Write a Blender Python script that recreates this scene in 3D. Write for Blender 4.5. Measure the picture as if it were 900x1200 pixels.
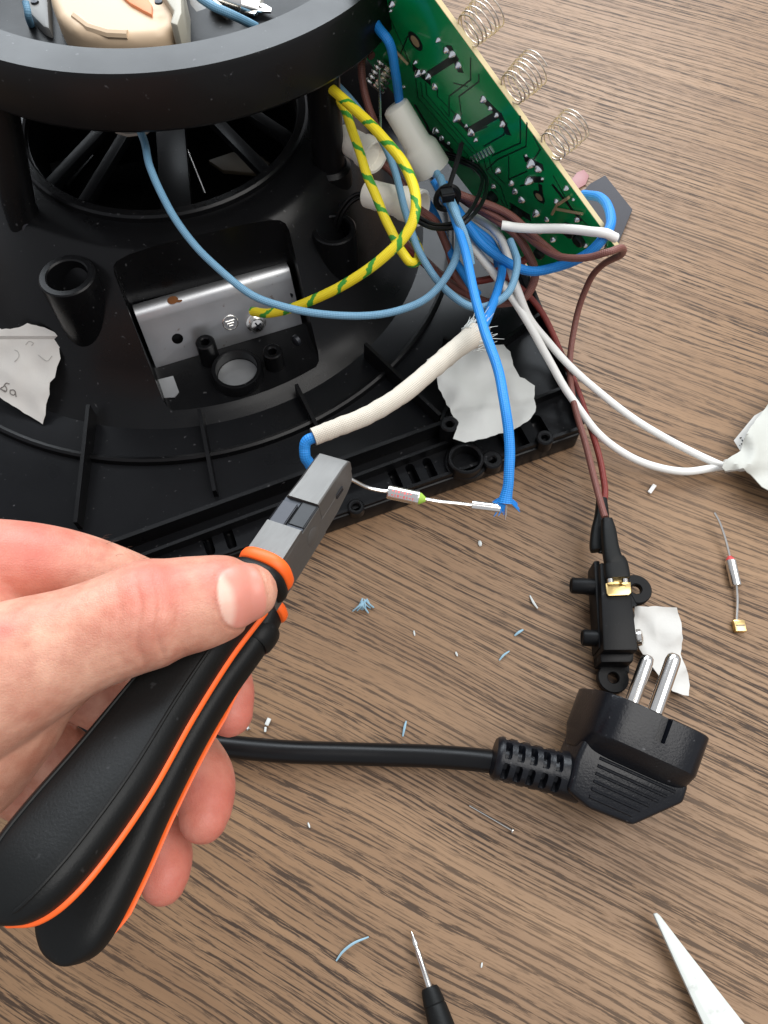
import bpy, bmesh, math, random
import numpy as np
from mathutils import Vector, Matrix, noise
random.seed(7)
PI = math.pi
for o in list(bpy.data.objects): bpy.data.objects.remove(o)
SC = bpy.context.scene
COL = SC.collection
MM = 0.001

# ------------------------------------------------------------------ camera
PITCH = math.radians(27.0); HC = 270.0; FPX = 901.0          # off-nadir, height in mm, focal in px of a 900x1200 frame
cam_d = bpy.data.cameras.new('camera'); cam = bpy.data.objects.new('camera', cam_d); COL.objects.link(cam)
cam.location = (0, 0, HC*MM); cam.rotation_euler = (PITCH, 0, 0)
cam_d.sensor_fit = 'VERTICAL'; cam_d.sensor_height = 36.0; cam_d.lens = 36.0*FPX/1200.0
cam_d.clip_start = 0.01; cam_d.clip_end = 50
SC.camera = cam

# ------------------------------------------------------------------ light (indoors, a window at the far side, soft light from overhead right)
W = bpy.data.worlds.new('World'); SC.world = W; W.use_nodes = True
W.node_tree.nodes['Background'].inputs[0].default_value = (0.90, 0.93, 1.0, 1)
W.node_tree.nodes['Background'].inputs[1].default_value = 0.58
def area(name, loc, target, sx, sy, power, col):
    l = bpy.data.lights.new(name, 'AREA'); l.shape = 'RECTANGLE'; l.size = sx; l.size_y = sy; l.energy = power; l.color = col
    o = bpy.data.objects.new(name, l); COL.objects.link(o); o.location = loc
    o.rotation_euler = (Vector(target)-Vector(loc)).to_track_quat('-Z', 'Y').to_euler()
    return o
area('window_and_top_light', (-0.10, 1.40, 0.98), (0.0, 0.15, 0), 1.8, 0.9, 42.0, (0.87, 0.94, 1.0))
area('window_and_top_light', (0.62, -0.02, 1.20), (0.02, 0.12, 0), 1.1, 1.0, 16.5, (1.0, 0.97, 0.93))  # soft overhead light, moved forward to brighten the wire caps
SC.view_settings.view_transform = 'Standard'; SC.view_settings.look = 'None'
SC.view_settings.exposure = 0.0; SC.view_settings.gamma = 1.0
SC.render.engine = 'CYCLES'

# ------------------------------------------------------------------ helpers (millimetres everywhere)
S_, C_ = math.sin(PITCH), math.cos(PITCH)
CAMP = Vector((0, 0, HC))
def ray(px, py): return Vector((px-450, FPX*S_-(py-600)*C_, -(FPX*C_+(py-600)*S_)))
def at(px, py, z=0.0):
    d = ray(px, py); return CAMP+d*((HC-z)/-d.z)
def dep(px, py, Z): return CAMP+ray(px, py)*(Z/FPX)
PHI = math.radians(21.5); CU, SU = math.cos(PHI), math.sin(PHI)
def uv(u, v, z): return Vector((u*CU-v*SU, u*SU+v*CU, z))      # appliance axes: u along its front edge, v to the back

def cat(pts, n=6):
    """Catmull-Rom through points (tuples of floats)"""
    P = [np.array(p, float) for p in pts]
    if len(P) < 3: 
        return [P[0]+(P[-1]-P[0])*t for t in np.linspace(0, 1, n+1)]
    P = [2*P[0]-P[1]]+P+[2*P[-1]-P[-2]]
    out = []
    for i in range(1, len(P)-2):
        for k in range(n):
            t = k/n; a, b, c, d = P[i-1], P[i], P[i+1], P[i+2]
            out.append(0.5*((2*b)+(c-a)*t+(2*a-5*b+4*c-d)*t*t+(3*b-a-3*c+d)*t**3))
    out.append(P[-2]); return out

def tube(pts, rad, seg=10, caps=True):
    """pts: vectors, rad: number or list; returns V,F,UV per loop"""
    P = [Vector(p) for p in pts]; n = len(P)
    R = rad if hasattr(rad, '__len__') else [rad]*n
    T = [(P[min(i+1, n-1)]-P[max(i-1, 0)]).normalized() for i in range(n)]
    ref = Vector((0, 0, 1)) if abs(T[0].z) < 0.9 else Vector((1, 0, 0))
    N = (ref-T[0]*ref.dot(T[0])).normalized()
    V, F, U = [], [], []; L = 0.0; Ls = []
    for i in range(n):
        if i: L += (P[i]-P[i-1]).length
        Ls.append(L)
        N = (N-T[i]*N.dot(T[i])).normalized(); B = T[i].cross(N)
        for k in range(seg):
            a = 2*PI*k/seg; V.append(P[i]+(N*math.cos(a)+B*math.sin(a))*R[i])
    for i in range(n-1):
        for k in range(seg):
            k2 = (k+1) % seg
            F.append((i*seg+k, i*seg+k2, (i+1)*seg+k2, (i+1)*seg+k))
            U.append(((Ls[i], k/seg), (Ls[i], (k+1)/seg), (Ls[i+1], (k+1)/seg), (Ls[i+1], k/seg)))
    if caps:
        F.append(tuple(range(seg-1, -1, -1))); U.append(tuple((0, k/seg) for k in range(seg)))
        F.append(tuple((n-1)*seg+k for k in range(seg))); U.append(tuple((L, k/seg) for k in range(seg)))
    return V, F, U
def basis(axis):
    a = Vector(axis).normalized(); r = Vector((0, 0, 1)) if abs(a.z) < 0.9 else Vector((1, 0, 0))
    x = (r-a*r.dot(a)).normalized(); return x, a.cross(x), a
def lathe(o, axis, prof, seg=24, closed=False):
    """prof: list of (radius, height along axis)"""
    x, y, a = basis(axis); o = Vector(o); V, F = [], []; n = len(prof)
    for r, h in prof:
        for k in range(seg):
            t = 2*PI*k/seg; V.append(o+a*h+(x*math.cos(t)+y*math.sin(t))*r)
    for i in range(n if closed else n-1):
        j = (i+1) % n
        for k in range(seg):
            k2 = (k+1) % seg; F.append((i*seg+k, i*seg+k2, j*seg+k2, j*seg+k))
    if not closed:
        if prof[0][0] > 1e-6: F.append(tuple(range(seg-1, -1, -1)))
        if prof[-1][0] > 1e-6: F.append(tuple((n-1)*seg+k for k in range(seg)))
    return V, F
def box(c, ax, dims, bev=0.0, seg=2):
    c = Vector(c); ax = [Vector(a).normalized() for a in ax]; bm = bmesh.new(); bmesh.ops.create_cube(bm, size=1)
    for v in bm.verts: v.co = ax[0]*v.co.x*dims[0]+ax[1]*v.co.y*dims[1]+ax[2]*v.co.z*dims[2]
    if bev: bmesh.ops.bevel(bm, geom=bm.edges[:], offset=bev, segments=seg, affect='EDGES', profile=0.5)
    return frombm(bm, c)
def prism(poly, off, bev=0.0, seg=2):
    """poly: 3D points, extruded by off"""
    bm = bmesh.new(); a = [bm.verts.new(Vector(p)) for p in poly]; b = [bm.verts.new(Vector(p)+Vector(off)) for p in poly]; n = len(a)
    bm.faces.new(a); bm.faces.new(b[::-1])
    for i in range(n): bm.faces.new((a[(i+1) % n], a[i], b[i], b[(i+1) % n]))
    bmesh.ops.recalc_face_normals(bm, faces=bm.faces[:])
    if bev: bmesh.ops.bevel(bm, geom=bm.edges[:], offset=bev, segments=seg, affect='EDGES', profile=0.5, clamp_overlap=True)
    return frombm(bm)
def frombm(bm, c=Vector((0, 0, 0))):
    bm.verts.index_update(); V = [v.co+c for v in bm.verts]; F = [tuple(v.index for v in f.verts) for f in bm.faces]; bm.free(); return V, F
def loft(rings, caps=True):
    V, F = [], []; m = len(rings[0])
    for r in rings: V += [Vector(p) for p in r]
    for i in range(len(rings)-1):
        for k in range(m):
            k2 = (k+1) % m; F.append((i*m+k, i*m+k2, (i+1)*m+k2, (i+1)*m+k))
    if caps: F.append(tuple(range(m-1, -1, -1))); F.append(tuple((len(rings)-1)*m+k for k in range(m)))
    return V, F
def join(*ms):
    V, F = [], []
    for m in ms:
        k = len(V); V += list(m[0]); F += [tuple(i+k for i in f) for f in m[1]]
    return V, F
def mesh(name, m, mat, smooth=40):
    me = bpy.data.meshes.new(name)
    me.from_pydata([tuple(Vector(v)*MM) for v in m[0]], [], m[1])
    if len(m) > 2 and m[2]:
        ul = me.uv_layers.new(name='UVMap'); i = 0
        for f in m[2]:
            for c in f: ul.data[i].uv = c; i += 1
    me.update()
    bm = bmesh.new(); bm.from_mesh(me); bmesh.ops.recalc_face_normals(bm, faces=bm.faces[:]); bm.to_mesh(me); bm.free()
    if smooth:
        me.shade_smooth(); me.set_sharp_from_angle(angle=math.radians(smooth))
    if mat: me.materials.append(mat)
    return me
def link(name, me, parent=None, loc=None):
    o = bpy.data.objects.new(name, me); COL.objects.link(o)
    if parent: o.parent = parent
    if loc is not None: o.location = Vector(loc)*MM
    return o
def tag(o, label, catg, group=None):
    o['label'] = label; o['category'] = catg
    if group: o['group'] = group
    return o
def shift(m, l): 
    l = Vector(l); return ([Vector(v)-l for v in m[0]],)+tuple(m[1:])
def single(name, m, mat, label, catg, group=None, smooth=40):
    c = Vector((sum(v[0] for v in m[0]), sum(v[1] for v in m[0]), 0))/len(m[0]); c.z = min(v[2] for v in m[0])
    o = link(name, mesh(name, shift(m, c), mat, smooth), None, c); return tag(o, label, catg, group)
class Thing:
    def __init__(s, name, label, catg, loc, group=None):
        s.loc = Vector(loc); s.root = bpy.data.objects.new(name, None); COL.objects.link(s.root); s.root.location = s.loc*MM
        s.root.empty_display_size = 0.01; tag(s.root, label, catg, group)
    def part(s, name, m, mat, under=None, smooth=40, label=None):
        o = link(name, mesh(name, shift(m, s.loc), mat, smooth), under or s.root)
        if label: o['label'] = label
        return o
    def inst(s, name, me, p, under=None, rot=None, scale=None):
        o = link(name, me, under or s.root, Vector(p)-s.loc)
        if rot is not None: o.rotation_euler = rot
        if scale is not None: o.scale = scale
        return o
def evaluated(o, name):
    dg = bpy.context.evaluated_depsgraph_get(); me = bpy.data.meshes.new_from_object(o.evaluated_get(dg)); me.name = name
    return me
def cut(m, cutters):
    """boolean difference, returns V,F in mm"""
    a = link('tmp_a', mesh('tmp_a', m, None, 0)); bs = []
    for i, c in enumerate(cutters):
        b = link('tmp_b', mesh('tmp_b', c, None, 0)); bs.append(b)
        md = a.modifiers.new('b', 'BOOLEAN'); md.operation = 'DIFFERENCE'; md.object = b; md.solver = 'EXACT'
    bpy.context.view_layer.update(); me = evaluated(a, 'tmp_e')
    V = [v.co/MM for v in me.vertices]; F = [tuple(p.vertices) for p in me.polygons]
    for b in bs+[a]: bpy.data.objects.remove(b)
    return V, F

# ------------------------------------------------------------------ materials
def lin(r, g, b):
    f = lambda c: (c/255/12.92) if c/255 <= 0.04045 else ((c/255+0.055)/1.055)**2.4
    return (f(r), f(g), f(b), 1)
class NT:
    def __init__(s, name):
        s.m = bpy.data.materials.new(name); s.m.use_nodes = True; s.t = s.m.node_tree; s.bs = s.t.nodes['Principled BSDF']
    def n(s, typ, **kw):
        nd = s.t.nodes.new(typ)
        for k, v in kw.items(): setattr(nd, k, v)
        return nd
    def l(s, a, b): s.t.links.new(a, b)
    def noise(s, vec, scale, detail=3, rough=0.5, dim='3D'):
        nd = s.n('ShaderNodeTexNoise'); nd.noise_dimensions = dim; nd.inputs['Scale'].default_value = scale; nd.inputs['Detail'].default_value = detail; nd.inputs['Roughness'].default_value = rough
        if vec is not None: s.l(vec, nd.inputs['Vector'])
        return nd.outputs['Fac']
    def ramp(s, fac, stops):
        nd = s.n('ShaderNodeValToRGB'); e = nd.color_ramp.elements
        while len(e) < len(stops): e.new(0.5)
        for i, (p, c) in enumerate(stops): e[i].position = p; e[i].color = c if hasattr(c, '__len__') else (c, c, c, 1)
        s.l(fac, nd.inputs[0]); return nd.outputs[0]
    def mix(s, fac, a, b, bl='MIX'):
        nd = s.n('ShaderNodeMix', data_type='RGBA', blend_type=bl)
        for sock, v in ((nd.inputs[0], fac), (nd.inputs[6], a), (nd.inputs[7], b)):
            if hasattr(v, 'is_linked'): s.l(v, sock)
            else: sock.default_value = v
        return nd.outputs[2]
    def math(s, op, a, b=None, c=None):
        nd = s.n('ShaderNodeMath', operation=op)
        for i, v in enumerate((a, b, c)):
            if v is None: continue
            if hasattr(v, 'is_linked'): s.l(v, nd.inputs[i])
            else: nd.inputs[i].default_value = v
        return nd.outputs[0]
    def bump(s, h, strength, dist):
        nd = s.n('ShaderNodeBump'); nd.inputs['Strength'].default_value = strength; nd.inputs['Distance'].default_value = dist*MM
        s.l(h, nd.inputs['Height']); s.l(nd.outputs[0], s.bs.inputs['Normal']); return nd
    def set(s, **kw):
        names = dict(col='Base Color', rough='Roughness', metal='Metallic', spec='Specular IOR Level', trans='Transmission Weight', sss='Subsurface Weight', coat='Coat Weight', alpha='Alpha', sheen='Sheen Weight')
        for k, v in kw.items():
            i = s.bs.inputs[names[k]]
            if hasattr(v, 'is_linked'): s.l(v, i)
            else: i.default_value = v
        return s
    def obj(s): return s.n('ShaderNodeTexCoord').outputs['Object']
    def gen(s):
        return s.n('ShaderNodeNewGeometry').outputs['Position']
    def mapping(s, vec, scale=(1, 1, 1), rot=(0, 0, 0), loc=(0, 0, 0)):
        nd = s.n('ShaderNodeMapping'); nd.inputs['Scale'].default_value = scale; nd.inputs['Rotation'].default_value = rot; nd.inputs['Location'].default_value = loc
        s.l(vec, nd.inputs['Vector']); return nd.outputs[0]

def plain(name, col, rough=0.5, metal=0.0, nscale=900, bump=0.15, dist=0.15, var=0.15, spec=0.5):
    t = NT(name); p = t.obj(); n = t.noise(p, nscale, 4); n2 = t.noise(p, nscale*0.12, 3)
    dark = tuple(c*(1-var) for c in col[:3])+(1,); lite = tuple(min(1, c*(1+var)) for c in col[:3])+(1,)
    t.set(col=t.mix(n2, dark, lite), metal=metal, spec=spec)
    t.l(t.math('MULTIPLY_ADD', n2, 0.25, rough-0.12), t.bs.inputs['Roughness'])
    if bump: t.bump(n, bump, dist)
    return t.m
M = {}
def black_plastic(name, col, rough, dust=0.16, grain=2600, strength=0.18, spec=0.28):
    t = NT(name); p = t.gen()
    fine = t.noise(p, grain, 2); big = t.noise(p, 28, 4, 0.6); sc = t.noise(p, 420, 3, 0.6)
    specks = t.ramp(t.noise(p, 520, 2, 0.4), [(0.72, 0), (0.78, 1)])
    base = t.mix(big, tuple(c*0.7 for c in col[:3])+(1,), tuple(c*1.4 for c in col[:3])+(1,)); t.set(spec=spec)
    t.set(col=t.mix(t.math('MULTIPLY', specks, dust), base, (0.30, 0.30, 0.31, 1)))
    t.l(t.math('MULTIPLY_ADD', big, 0.3, rough-0.15), t.bs.inputs['Roughness'])
    t.bump(t.math('ADD', fine, t.math('MULTIPLY', sc, 0.5)), strength, 0.12)
    return t.m
M['black'] = black_plastic('black_plastic', (0.0040, 0.0041, 0.0046, 1), 0.30, strength=0.10, spec=0.2)
M['black_ring'] = black_plastic('black_ring_plastic', (0.0045, 0.0043, 0.0044, 1), 0.33, strength=0.10, spec=0.24)
M['black_matte'] = black_plastic('black_matte_plastic', (0.0042, 0.0044, 0.005, 1), 0.42, 0.15, spec=0.17)
M['plug_black'] = black_plastic('plug_plastic', (0.0045, 0.0052, 0.0075, 1), 0.32, 0.2, 1400, 0.6, spec=0.3)
M['rubber'] = black_plastic('black_rubber', (0.0055, 0.0060, 0.0060, 1), 0.46, 0.05, 1800, 0.35, spec=0.2)
M['cable_black'] = plain('cable_black', (0.005, 0.005, 0.0055, 1), 0.32, 0, 500, 0.1, 0.1, 0.2, 0.25)
M['orange'] = plain('orange_plastic', lin(250, 100, 28), 0.48, 0, 900, 0.15, 0.1, 0.08)
M['zinc'] = None
def zinc():
    t = NT('zinc_sheet'); p = t.gen(); n = t.noise(p, 60, 4, 0.6); n2 = t.noise(p, 700, 2)
    rust = t.ramp(t.noise(p, 190, 3, 0.6), [(0.66, 0), (0.71, 1)])
    t.set(col=t.mix(t.math('MULTIPLY', rust, 0.5), t.mix(n, (0.40, 0.41, 0.42, 1), (0.58, 0.59, 0.60, 1)), lin(110, 70, 35)), metal=0.9)
    t.l(t.math('MULTIPLY_ADD', n, 0.25, 0.28), t.bs.inputs['Roughness']); t.bump(n2, 0.06, 0.1); return t.m
M['zinc'] = zinc()
M['rust'] = plain('rust', lin(105, 62, 25), 0.9, 0, 900, 0.6, 0.2, 0.4)
M['steel'] = plain('bright_steel', (0.74, 0.72, 0.68, 1), 0.24, 1.0, 700, 0.05, 0.05, 0.08)
M['chrome'] = plain('nickel_plating', (0.80, 0.78, 0.74, 1), 0.17, 1.0, 700, 0.04, 0.05, 0.05)
M['brass'] = plain('brass', (0.80, 0.58, 0.25, 1), 0.32, 1.0, 700, 0.15, 0.1, 0.15)
M['spring'] = plain('spring_wire', (0.62, 0.55, 0.47, 1), 0.36, 1.0, 500, 0.05, 0.05, 0.1)
M['solder'] = plain('solder', (0.78, 0.80, 0.82, 1), 0.22, 1.0, 900, 0.2, 0.1, 0.1)
def tool_steel():
    t = NT('ground_tool_steel'); p = t.gen(); m = t.mapping(p, (1, 1, 1), (0, 0, math.radians(32)))
    m2 = t.mapping(m, (4000, 260, 1200)); n = t.noise(m2, 1.0, 3); b = t.noise(p, 70, 3)
    t.set(col=t.mix(b, (0.11, 0.107, 0.102, 1), (0.17, 0.165, 0.158, 1)), metal=0.7, spec=0.3)
    t.l(t.math('MULTIPLY_ADD', n, 0.2, 0.36), t.bs.inputs['Roughness']); t.bump(n, 0.12, 0.06); return t.m
M['tool'] = tool_steel()
M['tool_dark'] = plain('blued_steel', (0.03, 0.032, 0.038, 1), 0.4, 0.7, 600, 0.3, 0.1, 0.3)
M['nylon'] = plain('cream_nylon', lin(246, 242, 230), 0.42, 0, 300, 0.1, 0.1, 0.05)
M['white_wire'] = plain('white_wire', lin(228, 228, 224), 0.4, 0, 300, 0.05, 0.1, 0.04)
M['beige'] = plain('beige_ceramic', lin(205, 180, 150), 0.5, 0, 250, 0.15, 0.2, 0.12)
M['grey'] = plain('grey_plastic', lin(118, 118, 116), 0.5, 0, 400, 0.1, 0.1, 0.12)
M['foam'] = plain('dark_grey_foam', lin(70, 70, 74), 0.95, 0, 1500, 0.6, 0.3, 0.15)
M['pink'] = plain('pink_patch', lin(150, 105, 105), 0.5, 0, 400, 0.1, 0.1, 0.1)
M['green_epoxy'] = plain('green_epoxy', lin(150, 185, 70), 0.5, 0, 600, 0.2, 0.1, 0.1)
M['red_epoxy'] = plain('red_epoxy', lin(190, 60, 60), 0.5, 0, 600, 0.2, 0.1, 0.1)
M['red_ink'] = plain('red_ink', lin(215, 110, 110), 0.6, 0, 600, 0, 0.1, 0.1)
M['pencil'] = plain('pencil_mark', lin(112, 108, 104), 0.8, 0, 900, 0, 0.1, 0.3)
M['ink'] = plain('black_ink', lin(45, 45, 48), 0.7, 0, 900, 0, 0.1, 0.2)
M['white_plastic'] = plain('white_plastic', lin(222, 222, 220), 0.4, 0, 300, 0.05, 0.1, 0.05)
M['blue_fibre'] = plain('blue_fibre', lin(146, 182, 200), 0.6, 0, 600, 0.1, 0.1, 0.15)
M['pale_fibre'] = plain('pale_fibre', lin(205, 210, 208), 0.5, 0, 600, 0.1, 0.1, 0.1)
M['tan_board'] = plain('tan_board', lin(222, 205, 160), 0.7, 0, 700, 0.3, 0.1, 0.08)
M['trace'] = plain('dark_green_gap', lin(3, 50, 34), 0.35, 0, 900, 0, 0.1, 0.1)
M['pad_black'] = plain('black_mask', lin(10, 26, 22), 0.4, 0, 900, 0, 0.1, 0.1)
M['copper_pad'] = plain('tinned_pad', lin(205, 180, 140), 0.35, 0.4, 900, 0.1, 0.1, 0.1)
def pcb_mat():
    t = NT('green_solder_mask'); p = t.gen(); n = t.noise(p, 90, 3)
    t.set(col=t.mix(n, lin(3, 138, 76), lin(10, 168, 94)), rough=0.22, coat=0.4); t.bump(t.noise(p, 900, 2), 0.06, 0.1); return t.m
M['pcb'] = pcb_mat()
def braided(name, c1, c2, depth=0.5, pitch=1.1, around=7, rough=0.5, stripe=None):
    """woven sleeve: two crossing helices in the tube's own UV (u in mm along, v once around)"""
    t = NT(name); u = t.n('ShaderNodeUVMap'); sp = t.n('ShaderNodeSeparateXYZ'); t.l(u.outputs[0], sp.inputs[0])
    a = t.math('MULTIPLY', sp.outputs[0], 1/pitch); b = t.math('MULTIPLY', sp.outputs[1], around)
    w1 = t.math('SINE', t.math('MULTIPLY', t.math('ADD', a, b), 2*PI)); w2 = t.math('SINE', t.math('MULTIPLY', t.math('SUBTRACT', a, b), 2*PI))
    h = t.math('MULTIPLY_ADD', t.math('MULTIPLY', w1, w2), 0.5, 0.5)
    nz = t.noise(t.obj(), 300, 3)
    col = t.mix(t.math('MULTIPLY_ADD', h, 0.7, t.math('MULTIPLY', nz, 0.3)), c1, c2)
    if stripe:
        ph = t.math('ADD', t.math('MULTIPLY', sp.outputs[0], 1/13.0), sp.outputs[1])
        ph = t.math('ADD', ph, t.math('MULTIPLY', t.noise(t.obj(), 160, 2), 0.7))
        st = t.math('SINE', t.math('MULTIPLY', ph, 2*PI)); st = t.math('ADD', st, t.math('MULTIPLY', t.math('SUBTRACT', t.noise(t.obj(), 900, 2), 0.5), 0.5))
        col = t.mix(t.ramp(st, [(0.74, 0), (0.86, 1)]), col, stripe)
    t.set(col=col, rough=rough); t.bump(h, depth, 0.25); return t.m
M['sky_wire'] = braided('sky_blue_braid', lin(72, 120, 152), lin(128, 172, 198))
M['blue_wire'] = braided('blue_braid', lin(8, 104, 186), lin(34, 146, 226))
M['brown_wire'] = braided('brown_braid', lin(88, 48, 42), lin(142, 92, 82))
M['red_wire'] = braided('red_brown_braid', lin(95, 28, 24), lin(142, 55, 46))
M['earth_wire'] = braided('yellow_green_braid', lin(225, 200, 20), lin(245, 226, 50), stripe=lin(60, 150, 50), depth=0.3)
M['sleeve'] = braided('white_glass_sleeve', lin(178, 170, 156), lin(216, 208, 194), 0.6, 0.9, 16, 0.85)
def tape(name, col, alpha):
    t = NT(name); p = t.gen(); n = t.noise(p, 70, 4, 0.6); n2 = t.noise(p, 900, 3, 0.7)
    t.set(col=t.mix(n, tuple(c*0.88 for c in col[:3])+(1,), col), rough=0.6)
    t.bump(t.math('ADD', n2, t.math('MULTIPLY', n, 2.0)), 0.25, 0.3)
    tr = t.n('ShaderNodeBsdfTranslucent'); tr.inputs[0].default_value = col
    mx = t.n('ShaderNodeMixShader'); mx.inputs[0].default_value = 0.25
    tp = t.n('ShaderNodeBsdfTransparent'); m2 = t.n('ShaderNodeMixShader'); m2.inputs[0].default_value = 1-alpha
    out = t.t.nodes['Material Output']
    t.l(t.bs.outputs[0], mx.inputs[1]); t.l(tr.outputs[0], mx.inputs[2]); t.l(mx.outputs[0], m2.inputs[1]); t.l(tp.outputs[0], m2.inputs[2]); t.l(m2.outputs[0], out.inputs[0])
    return t.m
M['tape'] = tape('paper_tape', lin(224, 222, 217), 0.96)
M['tape_clear'] = tape('translucent_paper_tape', lin(226, 228, 225), 0.80)
M['tape_white'] = tape('white_paper_tape', lin(206, 206, 198), 0.97)

def smudged():
    t = NT('smudged_white_plastic'); p = t.gen(); sm_ = t.ramp(t.noise(p, 210, 3, 0.6), [(0.60, 0), (0.72, 1)]); b = t.noise(p, 45, 3)
    t.set(col=t.mix(t.math('MULTIPLY', sm_, 0.45), t.mix(b, lin(182, 186, 181), lin(202, 205, 199)), lin(135, 135, 132)), rough=0.45); t.bump(t.noise(p, 600, 3), 0.12, 0.15); return t.m
def wood():
    t = NT('walnut_stained_ash'); p = t.gen()
    G = math.radians(27.0)                                   # grain runs down to the right
    r = t.mapping(p, (1000, 1000, 1000), (0, 0, G))          # now in mm, x along the grain
    sp = t.n('ShaderNodeSeparateXYZ'); t.l(r, sp.inputs[0])
    def vec(sx, sy, ox=0.0):
        c = t.n('ShaderNodeCombineXYZ'); t.l(t.math('MULTIPLY_ADD', sp.outputs[0], sx, ox), c.inputs[0]); t.l(t.math('MULTIPLY_ADD', yw, sy, ox), c.inputs[1]); return c.outputs[0]
    yw = sp.outputs[1]
    warp = t.noise(vec(1/260, 1/110), 1.0, 2, 0.5); warp2 = t.noise(vec(1/60, 1/30, 7), 1.0, 2, 0.5)
    yw = t.math('ADD', t.math('ADD', sp.outputs[1], t.math('MULTIPLY', t.math('SUBTRACT', warp, 0.5), 22.0)), t.math('MULTIPLY', t.math('SUBTRACT', warp2, 0.5), 1.2))
    # ring lines: spacing varies slowly across the board
    ringn = t.noise(vec(1/500, 1/1.75, 3), 1.0, 2, 0.5)
    rings = t.ramp(ringn, [(0.485, 0), (0.54, 1)])
    dash = t.ramp(t.noise(vec(1/12, 1/0.68, 11), 1.0, 4, 0.66), [(0.43, 0), (0.51, 1)])
    longm = t.ramp(t.noise(vec(1/220, 1/60, 61), 1.0, 2, 0.5), [(0.52, 0), (0.64, 0.75)])
    dash = t.math('MAXIMUM', dash, longm)
    dash2 = t.ramp(t.noise(vec(1/10, 1/0.6, 23), 1.0, 3, 0.65), [(0.55, 0), (0.63, 1)])
    pores = t.math('MULTIPLY', rings, dash)
    amount = t.ramp(t.noise(vec(1/120, 1/45, 31), 1.0, 2, 0.5), [(0.30, 0.6), (0.6, 1)])
    pores = t.math('MULTIPLY', t.math('MINIMUM', t.math('ADD', pores, t.math('MULTIPLY', dash2, 0.55)), 1.0), amount)
    fine = t.noise(vec(1/30, 1/0.35, 41), 1.0, 3, 0.6); broad = t.noise(vec(1/160, 1/14, 51), 1.0, 3, 0.6)
    base = t.mix(t.ramp(broad, [(0.25, 0), (0.75, 1)]), lin(126, 97, 70), lin(152, 121, 90))
    base = t.mix(t.math('MULTIPLY', fine, 0.5), base, lin(110, 85, 64))
    col = t.mix(t.math('MULTIPLY', pores, 0.94), base, lin(46, 33, 24))
    t.set(col=col, spec=0.4)
    t.l(t.math('MULTIPLY_ADD', pores, 0.2, t.math('MULTIPLY_ADD', fine, 0.12, 0.40)), t.bs.inputs['Roughness'])
    t.bump(t.math('ADD', t.math('MULTIPLY', pores, -1.0), t.math('MULTIPLY', fine, 0.3)), 0.35, 0.15)
    return t.m
M['wood'] = wood()

# ------------------------------------------------------------------ the table
tb = link('table_top', mesh('table_top', box((0, 250, -12.0), ((1, 0, 0), (0, 1, 0), (0, 0, 1)), (1500, 1300, 24), 2.0), M['wood']))
tb['kind'] = 'structure'

# ------------------------------------------------------------------ opened appliance base
XU, YU, ZU = uv(1, 0, 0), uv(0, 1, 0), Vector((0, 0, 1))
A = Thing('appliance_base', 'opened black plastic appliance base with round raised ring and bare inner ribs', 'appliance', uv(20, 240, 0))
DC = Vector((-91.5, 290, 0)); DZ = 60.0
def circ(c, r, z, n=96): return [Vector((c.x+r*math.cos(2*PI*k/n), c.y+r*math.sin(2*PI*k/n), z)) for k in range(n)]
# base plate: shallow tray
plate_poly = [uv(-230, 127, 0), uv(134, 127, 0), uv(138, 131, 0), uv(148, 186, 0), uv(156, 240, 0), uv(156, 450, 0), uv(-230, 450, 0)]
plate = prism([p+Vector((0, 0, 0.3)) for p in plate_poly], (0, 0, 9.7), 0.8)
def slot(u, v, du, dv, z0=4, z1=30): return box(uv(u, v, (z0+z1)/2), (XU, YU, ZU), (du, dv, z1-z0), 0.0)
cutters = []
def on(px, py, z): 
    w = at(px, py, z); return w.x*CU+w.y*SU, -w.x*SU+w.y*CU
for px, py in ((463, 561), (484, 556), (504, 549), (244, 637), (269, 630)):
    u, v = on(px, py, 10); cutters.append(box(uv(u, v, 9), (XU, YU, ZU), (3.6, 10.0, 9), 1.6, 3))
for px, py in ((610, 514), (636, 506)):
    u, v = on(px, py, 10); cutters.append(box(uv(u, v+1.5, 9), (XU, YU, ZU), (5, 14, 9), 2.2, 3))
plate = cut(plate, cutters)
A.part('base_plate', plate, black_plastic('tray_plastic', (0.0038, 0.0041, 0.0050, 1), 0.32, strength=0.10, spec=0.15), smooth=30)
# dome with fan well and bracket pocket
prof = [(118, 8), (108, 11), (101, 16), (95, 26), (86, 44), (79, 55), (75, 59), (72, DZ)]
def cen(z): return DC+Vector((-1.5, -9, 0))*max(0, min(1, (60-z)/50))
dome = loft([circ(cen(z), r, z) for r, z in prof])
well = lathe(DC+Vector((0, 0, 16)), (0, 0, 1), [(53, 0), (56, 70)], 72)
pocket = prism([uv(-16, 150, 13), uv(47, 150, 13), uv(51, 232, 13), uv(-17, 235, 13)], (0, 0, 80), 2.5)
dome = cut(dome, [well, pocket])
A.part('dome_housing', dome, M['black'], smooth=32)
A.part('fan_opening_rim', lathe(DC+Vector((0, 0, DZ-4)), (0, 0, 1), [(55.6, 0), (55.6, 6.0), (56.3, 6.8), (59.2, 6.8), (60, 6.0), (60, 0)], 72, True), M['black'])
for (x0, y0), (x1, y1), w_ in (((54, 214), (150, 112), 5.0), ((96, 232), (172, 108), 4.4), ((196, 112), (206, 246), 12.0), ((228, 112), (322, 208), 5.0), ((268, 110), (352, 166), 5.0)):
    e0, e1 = at(x0, y0, 57), at(x1, y1, 57); d = (e1-e0).normalized(); q = Vector((-d.y, d.x, 0))
    A.part('grille_bar', box((e0+e1)/2+Vector((0, 0, -3)), (d, q, ZU), ((e1-e0).length, w_, 4), 0.3), M['black_matte'])
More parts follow.
